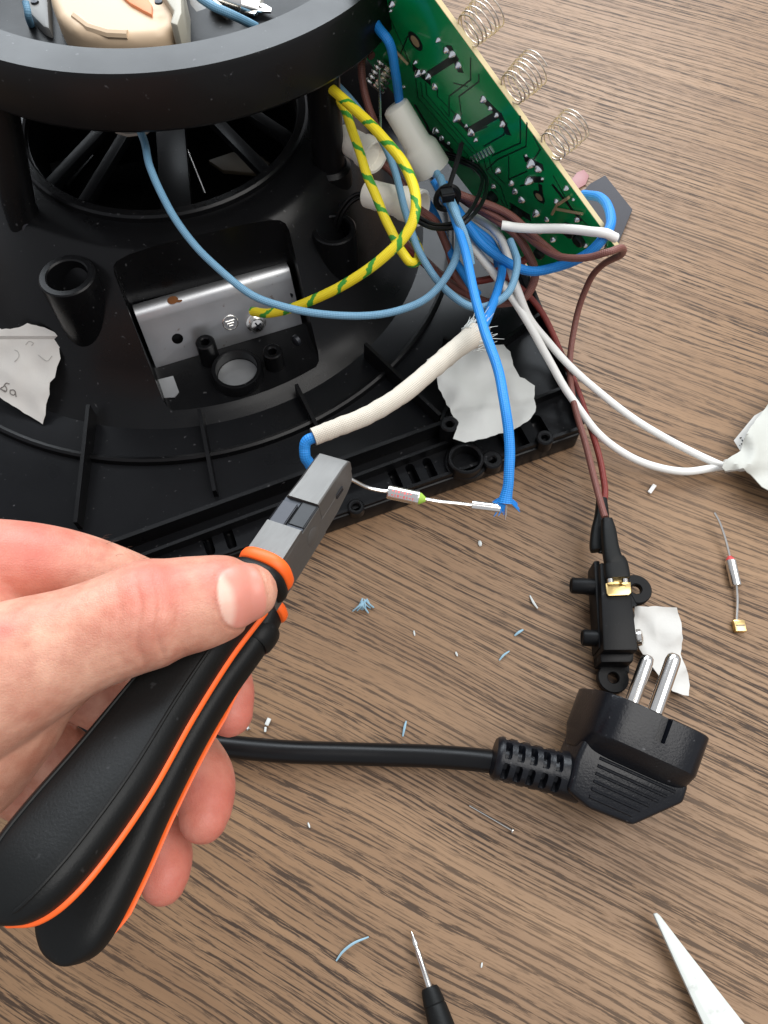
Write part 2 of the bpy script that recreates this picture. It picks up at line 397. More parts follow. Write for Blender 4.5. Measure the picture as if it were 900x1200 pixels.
A.part('inner_panel', prism([at(245, 192, 34), at(292, 176, 34), at(318, 196, 34), at(300, 207, 34), at(262, 204, 34)], (0, 0, 2), 0.4), plain('dark_tan_board', lin(92, 82, 66), 0.6))
A.part('inner_plate', prism([at(60, 196, 40), at(100, 182, 40), at(112, 186, 40), at(82, 222, 40), at(66, 218, 40)], (0, 0, 2), 0.4), M['black_ring'])
A.part('steel_pin', tube([at(213, 160, 50), at(240, 227, 50)], 0.5, 6), M['steel'])
A.part('steel_clip', box(at(125, 202, 46), (XU, YU, ZU), (4, 2, 2), 0.3), M['steel'])
# foot groove ridge (arc) and tray ribs
RC = Vector((-93.9, 279.2, 0))
arc = []
for k in range(120): 
    t = 2*PI*k/120; arc.append(RC+Vector((math.cos(t), math.sin(t), 0))*125)
rr = []
for p in arc:
    d = (p-RC).normalized(); rr.append([p-d*1.2+Vector((0, 0, 9)), p-d*1.0+Vector((0, 0, 12.6)), p+d*0.2+Vector((0, 0, 13)), p+d*1.2+Vector((0, 0, 12.4)), p+d*1.6+Vector((0, 0, 9))])
rr.append(rr[0]); A.part('circular_ridge', loft(rr, False), M['black'])
def rib(p, q, h0, h1, w=1.8, zb=9.5, name='rib'):
    p = Vector(p); q = Vector(q); p.z = q.z = 0; d = (q-p).normalized(); n = Vector((-d.y, d.x, 0))*w/2; z = lambda h: Vector((0, 0, h))
    m = ([p-n+z(zb), p+n+z(zb), q+n+z(zb), q-n+z(zb), p-n*.8+z(h0), p+n*.8+z(h0), q+n*.8+z(h1), q-n*.8+z(h1)], [(0, 1, 2, 3), (4, 5, 6, 7), (0, 1, 5, 4), (1, 2, 6, 5), (2, 3, 7, 6), (3, 0, 4, 7)])
    return A.part(name, m, M['black'])
for a, b, h0, h1 in (((103, 474), (88, 612), 19, 16), ((233, 479), (251, 575), 18, 15), ((347, 450), (372, 500), 17, 15), ((428, 402), (516, 486), 19, 16), ((520, 395), (600, 430), 16, 14)):
    rib(at(*a, h0), at(*b, h1), h0, h1)
u0, v0 = on(150, 650, 18); u1, v1 = on(520, 494, 18)
rib(uv(-150, v1-6, 0), uv(u1, v1, 0), 18, 18, 2.0, name='front_rail')
rib(uv(-150, v1-14, 0), uv(u1-1, v1-7, 0), 14.5, 14.5, 1.6, name='front_rail')
u2, v2 = on(640, 440, 16); rib(uv(u1+24, v1+24, 0), uv(146, v1+38, 0), 15, 15, 1.8)
rib(uv(u1, v1+2, 0), uv(u1+20, v1+26, 0), 16, 15, 1.6)
# corner box with step
rib(on and uv(104, 129, 0), uv(104, 146, 0), 13, 13, 1.6); rib(uv(104, 146, 0), uv(141, 148, 0), 14, 14, 1.6)
rib(uv(60, 128.6, 0), uv(136, 128.6, 0), 12.5, 12.5, 1.6, name='front_lip')
rib(uv(-150, 128.6, 0), uv(58, 128.6, 0), 11.2, 11.2, 1.6, name='front_lip')
rib(uv(137.4, 131, 0), uv(155, 239, 0), 15, 15, 1.8, name='side_wall')
def boss(px, py, z, ro, ri, z0, name='screw_boss', draft=1.0, deep=12, mat=None, seg=32):
    c = at(px, py, z); c.z = z0; h = z-z0
    return A.part(name, lathe(c, (0, 0, 1), [(ro*draft, 0), (ro, h-0.5), (ro-0.5, h), (ri+0.5, h), (ri, h-0.5), (ri, h-deep), (0, h-deep)], seg), mat or M['black'])
boss(78, 322, 58, 10.4, 7.4, 14, draft=1.04, deep=34)
boss(391, 267, 50, 9.0, 6.5, 12, draft=1.04, deep=28)
boss(527, 496, 22, 3.6, 1.5, 9, deep=8)
boss(546, 536, 16, 7.0, 5.4, 9, deep=6.5, name='round_socket'); boss(546, 539, 12, 8.4, 6.9, 9, deep=2.5, name='round_socket')
boss(577, 538, 14, 4.0, 1.5, 9, deep=4); boss(417, 593, 13, 3.2, 1.5, 9, deep=3.5); boss(639, 512, 15, 3.4, 1.4, 9, deep=4)
# pocket: zinc bracket, floor ring and small bosses
br = []
for v, z in ((234, 35), (231.5, 36.5), (229, 36.2), (227.5, 34.8), (226.6, 32), (219, 14.2), (217.5, 13.6), (160, 13.5)):
    br.append((v, z))
V, F = [], []
for v, z in br: V += [uv(-15.3, v, z), uv(48.5, v, z), uv(-15.3, v-0.3, z-1.0), uv(48.5, v-0.3, z-1.0)]
for i in range(5):
    a = i*4; F += [(a, a+1, a+5, a+4), (a+2, a+6, a+7, a+3), (a, a+4, a+6, a+2), (a+1, a+3, a+7, a+5)]
V = V[:24]; F += [(0, 2, 3, 1), (20, 21, 23, 22)]
def onface(px, py):                                          # point on the sloping bracket face
    p0 = uv(0, 226.6, 32); n = (uv(0, 219, 14.2)-p0).cross(XU).normalized(); d = ray(px, py); return CAMP+d*((p0-CAMP).dot(n)/d.dot(n)), n
hp, fn = onface(208, 397)
if fn.y > 0: fn = -fn
brk = cut((V, F), [lathe(hp-fn*4, fn, [(2.3, 0), (2.3, 8)], 20)])
B = A.part('zinc_bracket', brk, M['zinc'], smooth=50)
A.part('bracket_backing', box(hp-fn*3.2, (XU, fn.cross(XU), fn), (10, 8, 0.6)), M['black'], B)
sp_, _ = onface(300, 378)
A.part('earth_screw', lathe(sp_, fn, [(4.2, 0.1), (4.2, 0.6), (3.2, 0.7), (3.2, 2.6), (2.6, 3.4), (0, 3.7)], 24), M['chrome'], B)
for a in (0, PI/2):
    x, y, z = basis(fn); dd = x*math.cos(a+.4)+y*math.sin(a+.4); A.part('screw_slot', box(sp_+fn*3.55, (dd, fn.cross(dd), fn), (3.4, 0.7, 0.6)), M['tool_dark'], B)
ep, _ = onface(270, 378); x = XU; y = fn.cross(XU); y = y if y.z > 0 else -y
ring = [ep+fn*0.15+(x*math.cos(t)+y*math.sin(t))*3.1 for t in np.linspace(0, 2*PI, 25)]
A.part('earth_symbol', join(tube(ring, 0.22, 5), *[tube([ep+fn*0.15+y*o-x*w, ep+fn*0.15+y*o+x*w], 0.22, 5) for o, w in ((0.9, 1.9), (-0.2, 1.4), (-1.3, 0.8))]), M['steel'], B)
rp, _ = onface(205, 359)
A.part('rust_spot', lathe(uv((rp.x*CU+rp.y*SU), 229.3, 36.4), (0, 0, 1), [(0, 0.25), (1.2, 0.25), (1.9, 0.12), (2.2, 0)], 11), M['rust'], B)
A.part('rust_spot', lathe(uv((rp.x*CU+rp.y*SU)+2.2, 228.6, 35.9), (0, 0.3, 1), [(0, 0.25), (0.9, 0.2), (1.4, 0)], 9), M['rust'], B)
pc = at(277, 432, 18); pc.z = 13
A.part('floor_metal_window', lathe(pc, (0, 0, 1), [(0, 0.5), (8.3, 0.5), (8.3, 0.2)], 32), M['zinc'])
A.part('floor_ring', lathe(pc, (0, 0, 1), [(10.6, 0), (10.2, 5.2), (9.9, 5.6), (8.9, 5.6), (8.5, 5.2), (8.5, 0.4), (10.0, 0.3)], 40), M['black'])
sq = [at(178, 447, 13.4), at(203, 441, 13.4), at(210, 460, 13.4), at(205, 466, 13.4), at(187, 467, 13.4), at(182, 460, 13.4)]
A.part('floor_metal_window', prism(sq, (0, 0, 0.3)), M['zinc'])
boss(240, 400, 25, 3.9, 1.7, 13, 'pocket_boss', 1.05, 6); boss(319, 411, 22, 3.9, 1.7, 13, 'pocket_boss', 1.05, 6)
for px, py in ((341, 343), (349, 398)):
    A.part('side_screw', lathe(at(px, py, 25), -XU+YU*-.4, [(2.4, 0), (2.4, 1.4), (1.5, 2.0), (0, 2.0)], 16), M['tool_dark'])
# black block added behind the ring to darken the area behind the wires
A.part('added_rear_block', prism([uv(-60, 345, 9), uv(60, 338, 9), uv(135, 335, 9), uv(150, 345, 9), uv(150, 445, 9), uv(-60, 445, 9)], (0, 0, 34), 4, 3), M['black_matte'])
# raised ring and its posts
RGC = Vector((-83, 318, 0))
A.part('raised_ring', lathe(RGC, (0, 0, 1), [(80.5, 104), (94.2, 103), (94.8, 104), (94.2, 121), (93.4, 122.3), (81, 122.4), (80, 121.4)], 160, True), M['black_ring'], smooth=30)
lp = at(24, 250, DZ); A.part('ring_post', tube([lp+Vector((0, 0, -6)), lp+Vector((0.5, 1, 3)), Vector((-131, 245, 105))], [6.6, 6.0, 6.6], 24), M['black'])
A.part('post_screw', lathe(lp+Vector((3, -5.0, -3)), (0.3, -1, 0.5), [(2.4, 0), (2.2, 1.2), (0, 1.6)], 14), M['tool_dark'])
rp_ = at(386, 197, DZ-4); A.part('ring_post', tube([rp_+Vector((0, 0, -10)), Vector((rp_.x, rp_.y, 105))], [6.4, 6.2], 24), M['black'])
rp2 = Vector((-84+60, 323+62, 0)); A.part('ring_post', tube([rp2+Vector((0, 0, 20)), rp2+Vector((0, 0, 105))], 6.2, 20), M['black'])
A.part('post_foot', lathe(Vector((rp_.x, rp_.y, 44)), (0, 0, 1), [(9.4, 0), (8.8, 13), (7.2, 14.5), (6, 14.5)], 28), M['black'])

# inside the ring: motor carrier, ceramic bobbin, terminals (things of their own)
Bc = Thing('ceramic_bobbin', 'beige curved ceramic body with orange inset inside the black ring', 'bobbin', at(130, 20, 88))
outl = [(52, -60), (56, -5), (66, 18), (84, 33), (112, 41), (150, 43), (186, 41), (205, 30), (212, 12), (208, -60)]
Bc.part('body', prism([at(x, y, 114) for x, y in outl], (0, 0, -17), 7.0, 5), M['beige'])
Bc.part('orange_inset', prism([at(x, y, 115.2) for x, y in ((140, -8), (152, 3), (168, 12), (178, 17), (178, 5), (168, -10))], (0, 0, -3), 0.4), plain('pale_orange', lin(225, 140, 95), 0.6, 0, 500, 0.2, 0.1, 0.15))
Bc.part('rim', tube([at(x, y, 113.4) for x, y in ((88, 20), (105, 33), (128, 40), (150, 41))], 1.6, 8), M['beige'])
Bc.part('end_plate', prism([at(x, y, 117) for x, y in ((168, -30), (190, -8), (203, 12), (199, 26), (208, 29), (213, 14), (212, -30))], (0, 0, -16), 0.8), plain('pale_grey_plate', lin(165, 160, 145), 0.5, 0, 400, 0.2, 0.1, 0.1))
Bc.part('screw', lathe(at(186, 3, 117), (0, 0, 1), [(1.4, 0), (1.3, 0.6), (0, 0.8)], 14), M['tool_dark'])
Bc.part('lower_tab', prism([at(x, y, 84) for x, y in ((128, 148), (182, 150), (172, 158), (150, 161), (136, 157))], (0, 0, 1.2), 0.3), plain('grey_tab', lin(150, 146, 138), 0.6))
Mc = Thing('motor_carrier', 'grey plastic carrier plate beside the beige ceramic body in the ring', 'carrier', at(42, 20, 88))
Mc.part('plate', prism([at(x, y, 107) for x, y in ((14, -60), (28, 2), (34, 14), (50, 30), (58, 33), (56, 2), (50, -60))], (0, 0, -14), 1.0), M['grey'])
Mc.part('screw', lathe(at(41, 3, 107), (0, 0, 1), [(1.5, 0), (1.3, 0.7), (0, 0.9)], 14), M['tool_dark'])
Tm = Thing('terminal_block', 'grey terminal block with bright crimp terminals inside the black ring', 'terminal block', at(270, 5, 90))
Tm.part('housing', prism([at(x, y, 102) for x, y in ((212, -60), (222, 4), (228, 16), (246, 26), (262, 14), (330, -10), (340, -60))], (0, 0, -14), 1.0), M['grey'])
for a, b, r in (((245, -6), (284, 6), 2.6), ((262, -10), (306, 6), 2.2), ((250, 4), (268, 19), 1.5), ((282, 6), (302, 12), 2.8)):
    Tm.part('crimp_terminal', tube([at(*a, 106), at(*b, 104)], [r*1.1, r], 12), M['steel'] if a[0] != 262 else M['white_wire'])
for a, b in (((290, 11), (318, 13)), ((300, 2), (316, 12)), ((285, 12), (300, 16))):
    Tm.part('terminal_tab', box((at(*a, 105)+at(*b, 105))/2, ((at(*b, 105)-at(*a, 105)), ZU.cross(at(*b, 105)-at(*a, 105)), ZU), ((at(*b, 105)-at(*a, 105)).length, 2.2, 0.8), 0.2), M['chrome'])
A.part('ring_floor', lathe(RGC+Vector((0, 0, 103.5)), (0, 0, 1), [(20, -3), (79.8, 0), (79.8, 1), (20, -2)], 64, True), M['black_matte'])

# ------------------------------------------------------------------ circuit board
az, el = math.radians(42), math.radians(17)
PB = Vector((math.cos(el)*math.cos(az), math.cos(el)*math.sin(az), math.sin(el)))    # back normal
PA = at(726, 296, 70); PK = PB.dot(PA-CAMP)
def pp(px, py, h=0.0):
    d = ray(px, py); return CAMP+d*(PK/PB.dot(d))-PB*h
PE1 = (pp(510, 0)-PA).normalized(); PE2 = pp(632, 327)-PA; PE2 = (PE2-PE1*PE2.dot(PE1)).normalized()
G = Thing('circuit_board', 'green circuit board leaning upright with solder joints and touch springs', 'circuit board', PA+PE2*60)
NF = -PB
def bd(s, w, h=0.0): return PA+PE1*s+PE2*w+NF*h
LB, WB = 135.0, 72.0
G.part('substrate', prism([bd(0, 0, -0.05), bd(LB, 0, -0.05), bd(LB, WB, -0.05), bd(0, WB, -0.05)], NF*-1.6, 0.0), M['tan_board'])
G.part('solder_mask', prism([bd(0.3, 0.3, 0.08), bd(LB, 0.3, 0.08), bd(LB, WB, 0.08), bd(0.3, WB, 0.08)], NF*-0.12), M['pcb'])
def z2(x, y): return 400+x/2.571, y/2.571
def flat(pts, w, h=0.14):
    ms = []
    P = [pp(*z2(*p), h) for p in pts]
    for a, b in zip(P[:-1], P[1:]):
        d = (b-a); n = NF.cross(d).normalized()*w/2; e = d.normalized()*w/2
        ms.append(prism([a-n-e, a+n-e, b+n+e, b-n+e], NF*-0.1))
    return join(*ms)
traces = [[(390, 175), (390, 240), (325, 290), (325, 350), (300, 320)], [(415, 225), (415, 245), (355, 290), (362, 345)], [(540, 350), (540, 430), (455, 468)], [(560, 370), (557, 440), (470, 480), (440, 510)],
          [(500, 370), (490, 405), (430, 440)], [(240, 250), (245, 290), (290, 340), (395, 460)], [(255, 250), (258, 285), (300, 335), (410, 460)], [(225, 240), (232, 295), (280, 350), (380, 465), (400, 520)], [(290, 265), (290, 290), (345, 345)],
          [(505, 470), (505, 540), (560, 515)], [(440, 380), (395, 400)], [(580, 410), (600, 450), (580, 480)], [(150, 60), (190, 150), (210, 200)], [(540, 560), (590, 545)], [(430, 480), (440, 520), (480, 560), (500, 620)], [(445, 475), (455, 515), (495, 555)], [(415, 490), (425, 530), (470, 580)],
          [(340, 250), (380, 260)], [(200, 110), (175, 170), (120, 200)], [(520, 640), (560, 690), (640, 700)], [(480, 600), (520, 660)], [(640, 530), (690, 620), (760, 700)]]
for tr in traces: G.part('trace', flat(tr, 0.55), M['trace'])
for a, b, w in (((268, 222), (345, 172), 2.4), ((388, 392), (465, 348), 2.6), ((225, 320), (260, 380), 1.8), ((560, 480), (600, 500), 3), ((330, 150), (355, 205), 3.2), ((480, 350), (500, 395), 3.0), ((265, 395), (330, 450), 3.2), ((225, 210), (260, 240), 3.4), ((570, 540), (600, 540), 2.6), ((440, 310), (470, 340), 3), ((350, 360), (385, 395), 2.6), ((520, 625), (560, 650), 4), ((600, 560), (605, 605), 2.0), ((640, 560), (720, 660), 1.6), ((530, 70), (600, 60), 0.1), ((345, 120), (640, 500), 0.1)):
    if w > 0.2: G.part('mask_gap', flat([a, b], w, 0.16), M['pad_black'])
sm = mesh('solder_joint', lathe((0, 0, 0), (0, 0, 1), [(1.25, 0), (1.15, 0.35), (0.95, 0.8), (0.62, 1.15), (0.42, 1.5), (0.3, 1.62), (0, 1.66)], 12), M['solder'], 60)
rotm = NF.to_track_quat('Z', 'Y').to_euler()
rng = random.Random(3)
solder_spots = [(295, 118), (318, 150), (338, 160), (355, 195), (225, 185), (283, 260), (235, 218), (265, 228), (430, 298), (450, 325), (470, 345), (488, 372), (353, 352), (378, 378), (407, 420), (393, 398), (287, 392), (305, 415), (325, 430), (558, 468), (575, 490), (595, 508), (607, 537), (475, 512), (515, 550), (525, 575), (570, 540), (590, 640), (600, 697), (680, 565), (700, 600), (712, 660), (650, 605), (190, 260), (130, 10), (155, 10), (150, 30), (560, 780), (738, 738), (505, 765), (690, 770), (640, 720), (250, 215), (780, 770), (620, 660), (545, 600), (460, 560), (85, 100), (70, 130), (790, 735)]
for p in solder_spots:
    k = rng.choice((0.55, 0.75, 0.95, 1.1, 1.35))*rng.uniform(.9, 1.1)
    G.inst('solder_joint', sm, pp(*z2(*p), 0.14), rot=rotm, scale=(k, k*rng.uniform(.8, 1.2), k*rng.uniform(.7, 1.2)))
for px, py, r in ((224, 123, 3.6), (597, 592, 2.9)):
    c = pp(*z2(px, py), 0.2); G.part('mounting_hole', lathe(c, NF, [(r, 0), (r, 0.05), (0, 0.05)], 24), M['pad_black']); G.part('hole_pad', lathe(c+NF*0.08, NF, [(r*.6, 0), (r*.6, 0.05), (0, 0.06)], 20), M['copper_pad'])
for i in range(7):
    a = pp(*z2(390+i*9.5, 470-i*5), 0.3); b = pp(*z2(402+i*9.5, 490-i*5), 0.3)
    G.part('chip_pin', tube([a, b], 0.42, 6), M['solder'])
for a, b in (((655, 625), (730, 640)), ((165, 145), (205, 190)), ((660, 610), (690, 590)), ((640, 640), (655, 610))):
    G.part('component_lead', tube([pp(*z2(*a), 0.9), pp(*z2(*b), 0.7)], 0.55, 8), M['copper_pad'])
for k, (px, py, r, h) in enumerate(((530, 640, 3.0, 3), (460, 590, 2.6, 3), (690, 690, 3.2, 2), (600, 760, 2.5, 2), (720, 720, 2.6, 2))):
    G.part('component', lathe(pp(*z2(px, py), 0.1), NF, [(r, 0), (r, h-.4), (r-.4, h), (0, h)], 14), M['pad_black'])
for k, (px, py) in enumerate(((546, 40), (597, 108), (645, 174))):
    c0 = pp(px, py, -1.6); x, y, a = basis(PB); pts = []; N = 7
    c0 = c0 - PB*1.5
    for i in range(N*20+1):
        t = i/20; pts.append(c0+a*(t/N*12.0+0.25*math.sin(t*2.1+k))+(x*math.cos(2*PI*t+k)+y*math.sin(2*PI*t+k))*(4.8+1.0*min(1, t/N*1.5)))
    G.part('touch_spring', tube(pts, 0.26, 6), M['spring'])

# ------------------------------------------------------------------ wires
def zp(px, py, off):
    d = ray(px, py); t = PK/PB.dot(d); L = d.length; return (CAMP+d*(t-off/L)).z
def P3(pts, n=8):
    return [Vector(p) for p in cat([tuple(at(*p)) for p in pts], n)]
def wire(name, label, pts, r, mat, group=None, seg=12, catg='wire'):
    q = P3(pts); sd_ = pts[0][0]*0.37+pts[-1][1]; out = []
    for i, v in enumerate(q):
        w = min(1.0, i/6, (len(q)-1-i)/6)*0.45; f = i*0.13
        out.append(v+Vector((noise.noise(Vector((f, sd_, 0))), noise.noise(Vector((f, sd_, 9))), noise.noise(Vector((f, sd_, 19)))))*w)
    return single(name, tube(out, r, seg), M[mat], label, catg, group, 60)
def Q(px, py, off): return (px, py, zp(px, py, off))

def cap(px0, py0, z0, px1, py1, z1, r0, r1, label, split=0.58):
    a = at(px0, py0, z0); b = at(px1, py1, z1); L = (b-a).length
    return single('crimp_cap', lathe(a, b-a, [(0, 0), (r0*.75, 0.25), (r0*.97, 1.1), (r0, 2), (r0*1.04, L*split), (r1*.93, L*(split+0.06)), (r1, L*(split+.1)), (r1*1.05, L), (r1*.88, L), (r1*.84, L-3), (0, L-3)], 28), M['nylon'], label, 'crimp cap', 'cream crimp caps on the wire ends')
cap(462, 122, zp(462, 122, 34), 507, 199, zp(507, 199, 38), 5.2, 7.0, 'largest cream crimp cap, standing in front of the green circuit board')
cap(400, 160, 66, 440, 184, 68, 5.2, 6.2, 'cream crimp cap beside the black ring post with a brown wire')
cap(428, 226, 64, 494, 244, 68, 5.2, 6.2, 'cream crimp cap behind the yellow green wire, nearest the hollow boss')

wire('sky_blue_wire', 'pale blue braided wire hanging from the ring in a long loop', [(132, 60, 92), (150, 118, 94), (166, 158, 92), (176, 195, 90), (201, 250, 84), (240, 300, 78), (290, 342, 72), (345, 363, 68), (402, 370, 66), (460, 366, 66), (503, 347, 68), (529, 314, 72), (538, 282, 76), (535, 250, 80), (524, 226, 82), (512, 203, 80)], 1.32, 'sky_wire')
wire('sky_blue_wire', 'short pale blue wire lying across the beige ceramic body in the ring', [(112, -40, 112), (116, -5, 112), (122, 22, 111), (128, 44, 106), (132, 60, 98)], 1.35, 'sky_wire')
wire('sky_blue_wire', 'pale blue wire dipping into the ring beside the terminals', [(205, -30, 116), (238, 0, 114), (266, 14, 112), (292, 27, 105), (310, 36, 98)], 1.5, 'sky_wire')
wire('sky_blue_wire', 'pale blue strand at the left inside the ring', [(30, 2, 112), (33, 18, 109), (39, 36, 100)], 1.2, 'sky_wire')
wire('sky_blue_wire', 'darker pale blue wire running down beside the yellow green wire', [(372, 76, 92), (388, 92, 90), (415, 121, 86), (445, 160, 82), (463, 200, 78), (474, 245, 74), (490, 292, 70), (515, 332, 66), (548, 358, 64), (578, 357, 64), (600, 335, 66), (606, 305, 68), (598, 282, 68)], 1.35, 'sky_wire')
ew = wire('earth_wire', 'yellow green striped earth wire curving down to the bracket screw', [(366, 84, 92), (380, 97, 93), (412, 126, 92), (448, 160, 92), (478, 200, 91), (488, 240, 88), (474, 276, 82), (442, 308, 74), (400, 335, 64), (352, 357, 52), (318, 367, 42), (296, 365, 36)], 1.8, 'earth_wire')
wire('earth_wire', 'second yellow green wire dropping straight to a small hook', [(392, 106, 90), (404, 128, 86), (415, 160, 82), (430, 205, 78), (447, 245, 74), (463, 280, 70), (476, 302, 68), (486, 308, 66), (491, 298, 64), (487, 284, 60), (478, 270, 56)], 1.7, 'earth_wire')
wire('blue_wire', 'bright blue wire rising past the board to the largest cap', [Q(432, 8, 14), Q(440, 26, 18), Q(455, 48, 22), Q(463, 84, 26), Q(468, 118, 28), Q(474, 135, 30)], 1.7, 'blue_wire')
wire('blue_wire', 'bright blue wire hanging down to the thermal fuse with a frayed end', [Q(508, 200, 30), (522, 228, 80), (539, 275, 82), (553, 330, 86), (566, 382, 89), (581, 425, 91), (591, 470, 91), (597, 520, 88), (596, 560, 84), (592, 589, 80)], [1.5]*65+[1.5, 1.52, 1.55, 1.6, 1.7, 1.8, 1.95, 2.15], 'blue_wire')
wire('blue_wire', 'bright blue wire looping round the right corner of the board', [Q(512, 205, 26), (538, 248, 68), (562, 282, 62), (590, 305, 60), (620, 317, 60), (655, 311, 64), (690, 296, 72), (712, 272, 78), (716, 250, 76), (704, 233, 68), (684, 228, 58)], 1.75, 'blue_wire')
wire('blue_wire', 'bright blue wire running down into the white sleeve', [(520, 215, 70), (536, 252, 66), (570, 285, 58), (588, 305, 56), (584, 335, 62), (572, 372, 68), (560, 392, 70)], 1.6, 'blue_wire')
wire('blue_wire', 'bright blue wire behind the pale blue loop', [(500, 235, 60), (514, 262, 52), (530, 300, 46), (552, 335, 44), (560, 345, 44)], 1.6, 'blue_wire')
wire('blue_wire', 'short blue wire end bent out of the sleeve above the plier jaw', [(385, 506, 87), (372, 511, 87), (360, 516, 86.5), (356, 525, 85), (358, 536, 83), (364, 546, 80)], 1.6, 'blue_wire')
wire('brown_wire', 'brown wire curling over beside the steel screw at the board edge', [Q(436, 66, 14), Q(429, 60, 14), (424, 74, 92), (426, 100, 86), (433, 128, 80), (441, 150, 74)], 1.5, 'brown_wire')
wire('brown_wire', 'brown wire leaving the cap by the ring post', [(436, 183, 62), (458, 200, 56), (480, 226, 50), (500, 250, 44)], 1.7, 'brown_wire')
wire('brown_wire', 'brown wire looping round under the pale blue wire', [(535, 228, 66), (566, 248, 66), (596, 268, 64), (618, 295, 60), (627, 325, 54), (612, 350, 46), (578, 355, 38), (540, 340, 34), (505, 312, 32), (478, 285, 30)], 1.6, 'brown_wire')
wire('brown_wire', 'brown wire lying along the board to its corner and down to the switch', [(528, 224, 68), (562, 244, 68), (600, 264, 66), (628, 285, 66), (655, 301, 70), (690, 302, 76), (715, 295, 80), (728, 290, 78), (727, 299, 70), (706, 310, 56), (688, 334, 42), (675, 375, 28), (668, 425, 20), (673, 475, 18), (688, 530, 19), (704, 588, 19), (709, 606, 19)], 1.25, 'brown_wire')
wire('brown_wire', 'red brown wire coming from under the white wires to the switch', [(560, 300, 40), (600, 330, 34), (634, 365, 26), (656, 410, 18), (681, 468, 12), (699, 525, 10), (709, 570, 11), (707, 592, 13)], 1.25, 'red_wire')
wire('white_wire', 'short white wire lying across the board to its right corner', [(588, 264, 72), (606, 267, 72), (640, 268, 74), (680, 269, 78), (706, 273, 80), (722, 279, 78)], 1.65, 'white_wire')
wire('white_wire', 'upper white wire running down to the taped sensor', [(556, 254, 60), (578, 268, 60), (592, 292, 58), (604, 335, 52), (622, 375, 40), (650, 410, 28), (690, 450, 18), (740, 488, 11), (795, 522, 7), (842, 544, 4.5), (856, 544, 4)], 1.55, 'white_wire')
wire('white_wire', 'lower white wire sagging onto the table before the taped sensor', [(540, 274, 60), (556, 292, 58), (590, 335, 50), (622, 382, 40), (645, 425, 28), (672, 470, 18), (708, 514, 11), (752, 542, 7), (800, 552, 4.5), (842, 547, 4), (856, 545, 4)], 1.55, 'white_wire')
wire('black_thin_wire', 'thin black wire looping from the hollow boss round the wire bundle', [(394, 280, 40), (399, 258, 50), (412, 237, 58), (432, 230, 62), (458, 238, 66), (484, 256, 70), (510, 268, 76), (540, 264, 82), (562, 242, 80), (570, 214, 72), (560, 196, 64), (540, 185, 60), (516, 178, 56)], 0.75, 'cable_black')
wire('black_thin_wire', 'second thin black wire looping beside the first one', [(391, 281, 40), (396, 254, 50), (410, 233, 58), (432, 226, 62), (460, 234, 66), (487, 252, 70), (512, 263, 76), (539, 258, 82), (557, 238, 80), (565, 213, 72), (556, 198, 64), (538, 189, 60), (514, 184, 56)], 0.75, 'cable_black')
wire('brown_wire', 'brown wire dropping from the cap behind the cable tie', [(492, 246, 66), (512, 262, 58), (524, 290, 48), (534, 322, 40), (556, 348, 34)], 1.5, 'brown_wire')
wire('brown_wire', 'brown wire crossing over the board just above the white wire', [(520, 218, 72), (548, 232, 72), (580, 243, 70), (610, 262, 68), (640, 290, 66), (664, 306, 66)], 1.45, 'brown_wire')
wire('blue_wire', 'bright blue wire under the brown loop beside the cable tie', [(508, 210, 74), (530, 246, 66), (556, 268, 60), (578, 288, 56), (584, 312, 52)], 1.55, 'blue_wire')
wire('brown_wire', 'dark brown wire lying deep below the wire bundle', [(452, 262, 40), (478, 292, 34), (510, 318, 30), (548, 330, 28), (590, 322, 30), (618, 302, 34)], 1.5, 'red_wire')
wire('sky_blue_wire', 'short pale blue wire rising into the largest cap', [(516, 208, 82), (524, 230, 84), (536, 256, 84), (546, 282, 80), (552, 310, 74)], 1.4, 'sky_wire')
ct = Thing('cable_tie', 'black cable tie pulled round the blue wires under the largest cap', 'cable tie', at(522, 230, 70))
ct.part('strap', tube(P3([(541, 168, 92), (536, 188, 91), (529, 210, 89), (524, 226, 87)], 5), 0.85, 4), M['black_matte'])
tc = at(524, 232, 80); tx, ty, ta = basis(at(539, 275, 82)-at(512, 205, 80))
ct.part('band', tube([tc+(tx*math.cos(t)*4.6+ty*math.sin(t)*4.0) for t in np.linspace(0, 2*PI, 29)], 1.1, 6), M['black_matte'])
ct.part('head', box(at(524, 228, 87), (ta, ty, tx), (3.6, 3.2, 2.6), 0.5), M['black_matte'])
sc = Thing('steel_stud', 'bright steel threaded stud standing between post and circuit board', 'stud', at(442, 105, 70))
c = at(438, 103, 78); ax = Vector((0.55, 0.5, 0.6)).normalized()
prof = [(0, 0), (2.6, 0)]
for k in range(5): prof += [(4.0, k*1.9+0.3), (4.3, k*1.9+0.9), (4.0, k*1.9+1.4), (2.9, k*1.9+1.9)]
sc.part('thread', lathe(c, ax, prof+[(0, 9.8)], 24), M['chrome'])
sc.part('lead_wire', tube(P3([(444, 82, 92), (445, 110, 86), (446, 150, 78)], 4), 0.5, 6), M['steel'])

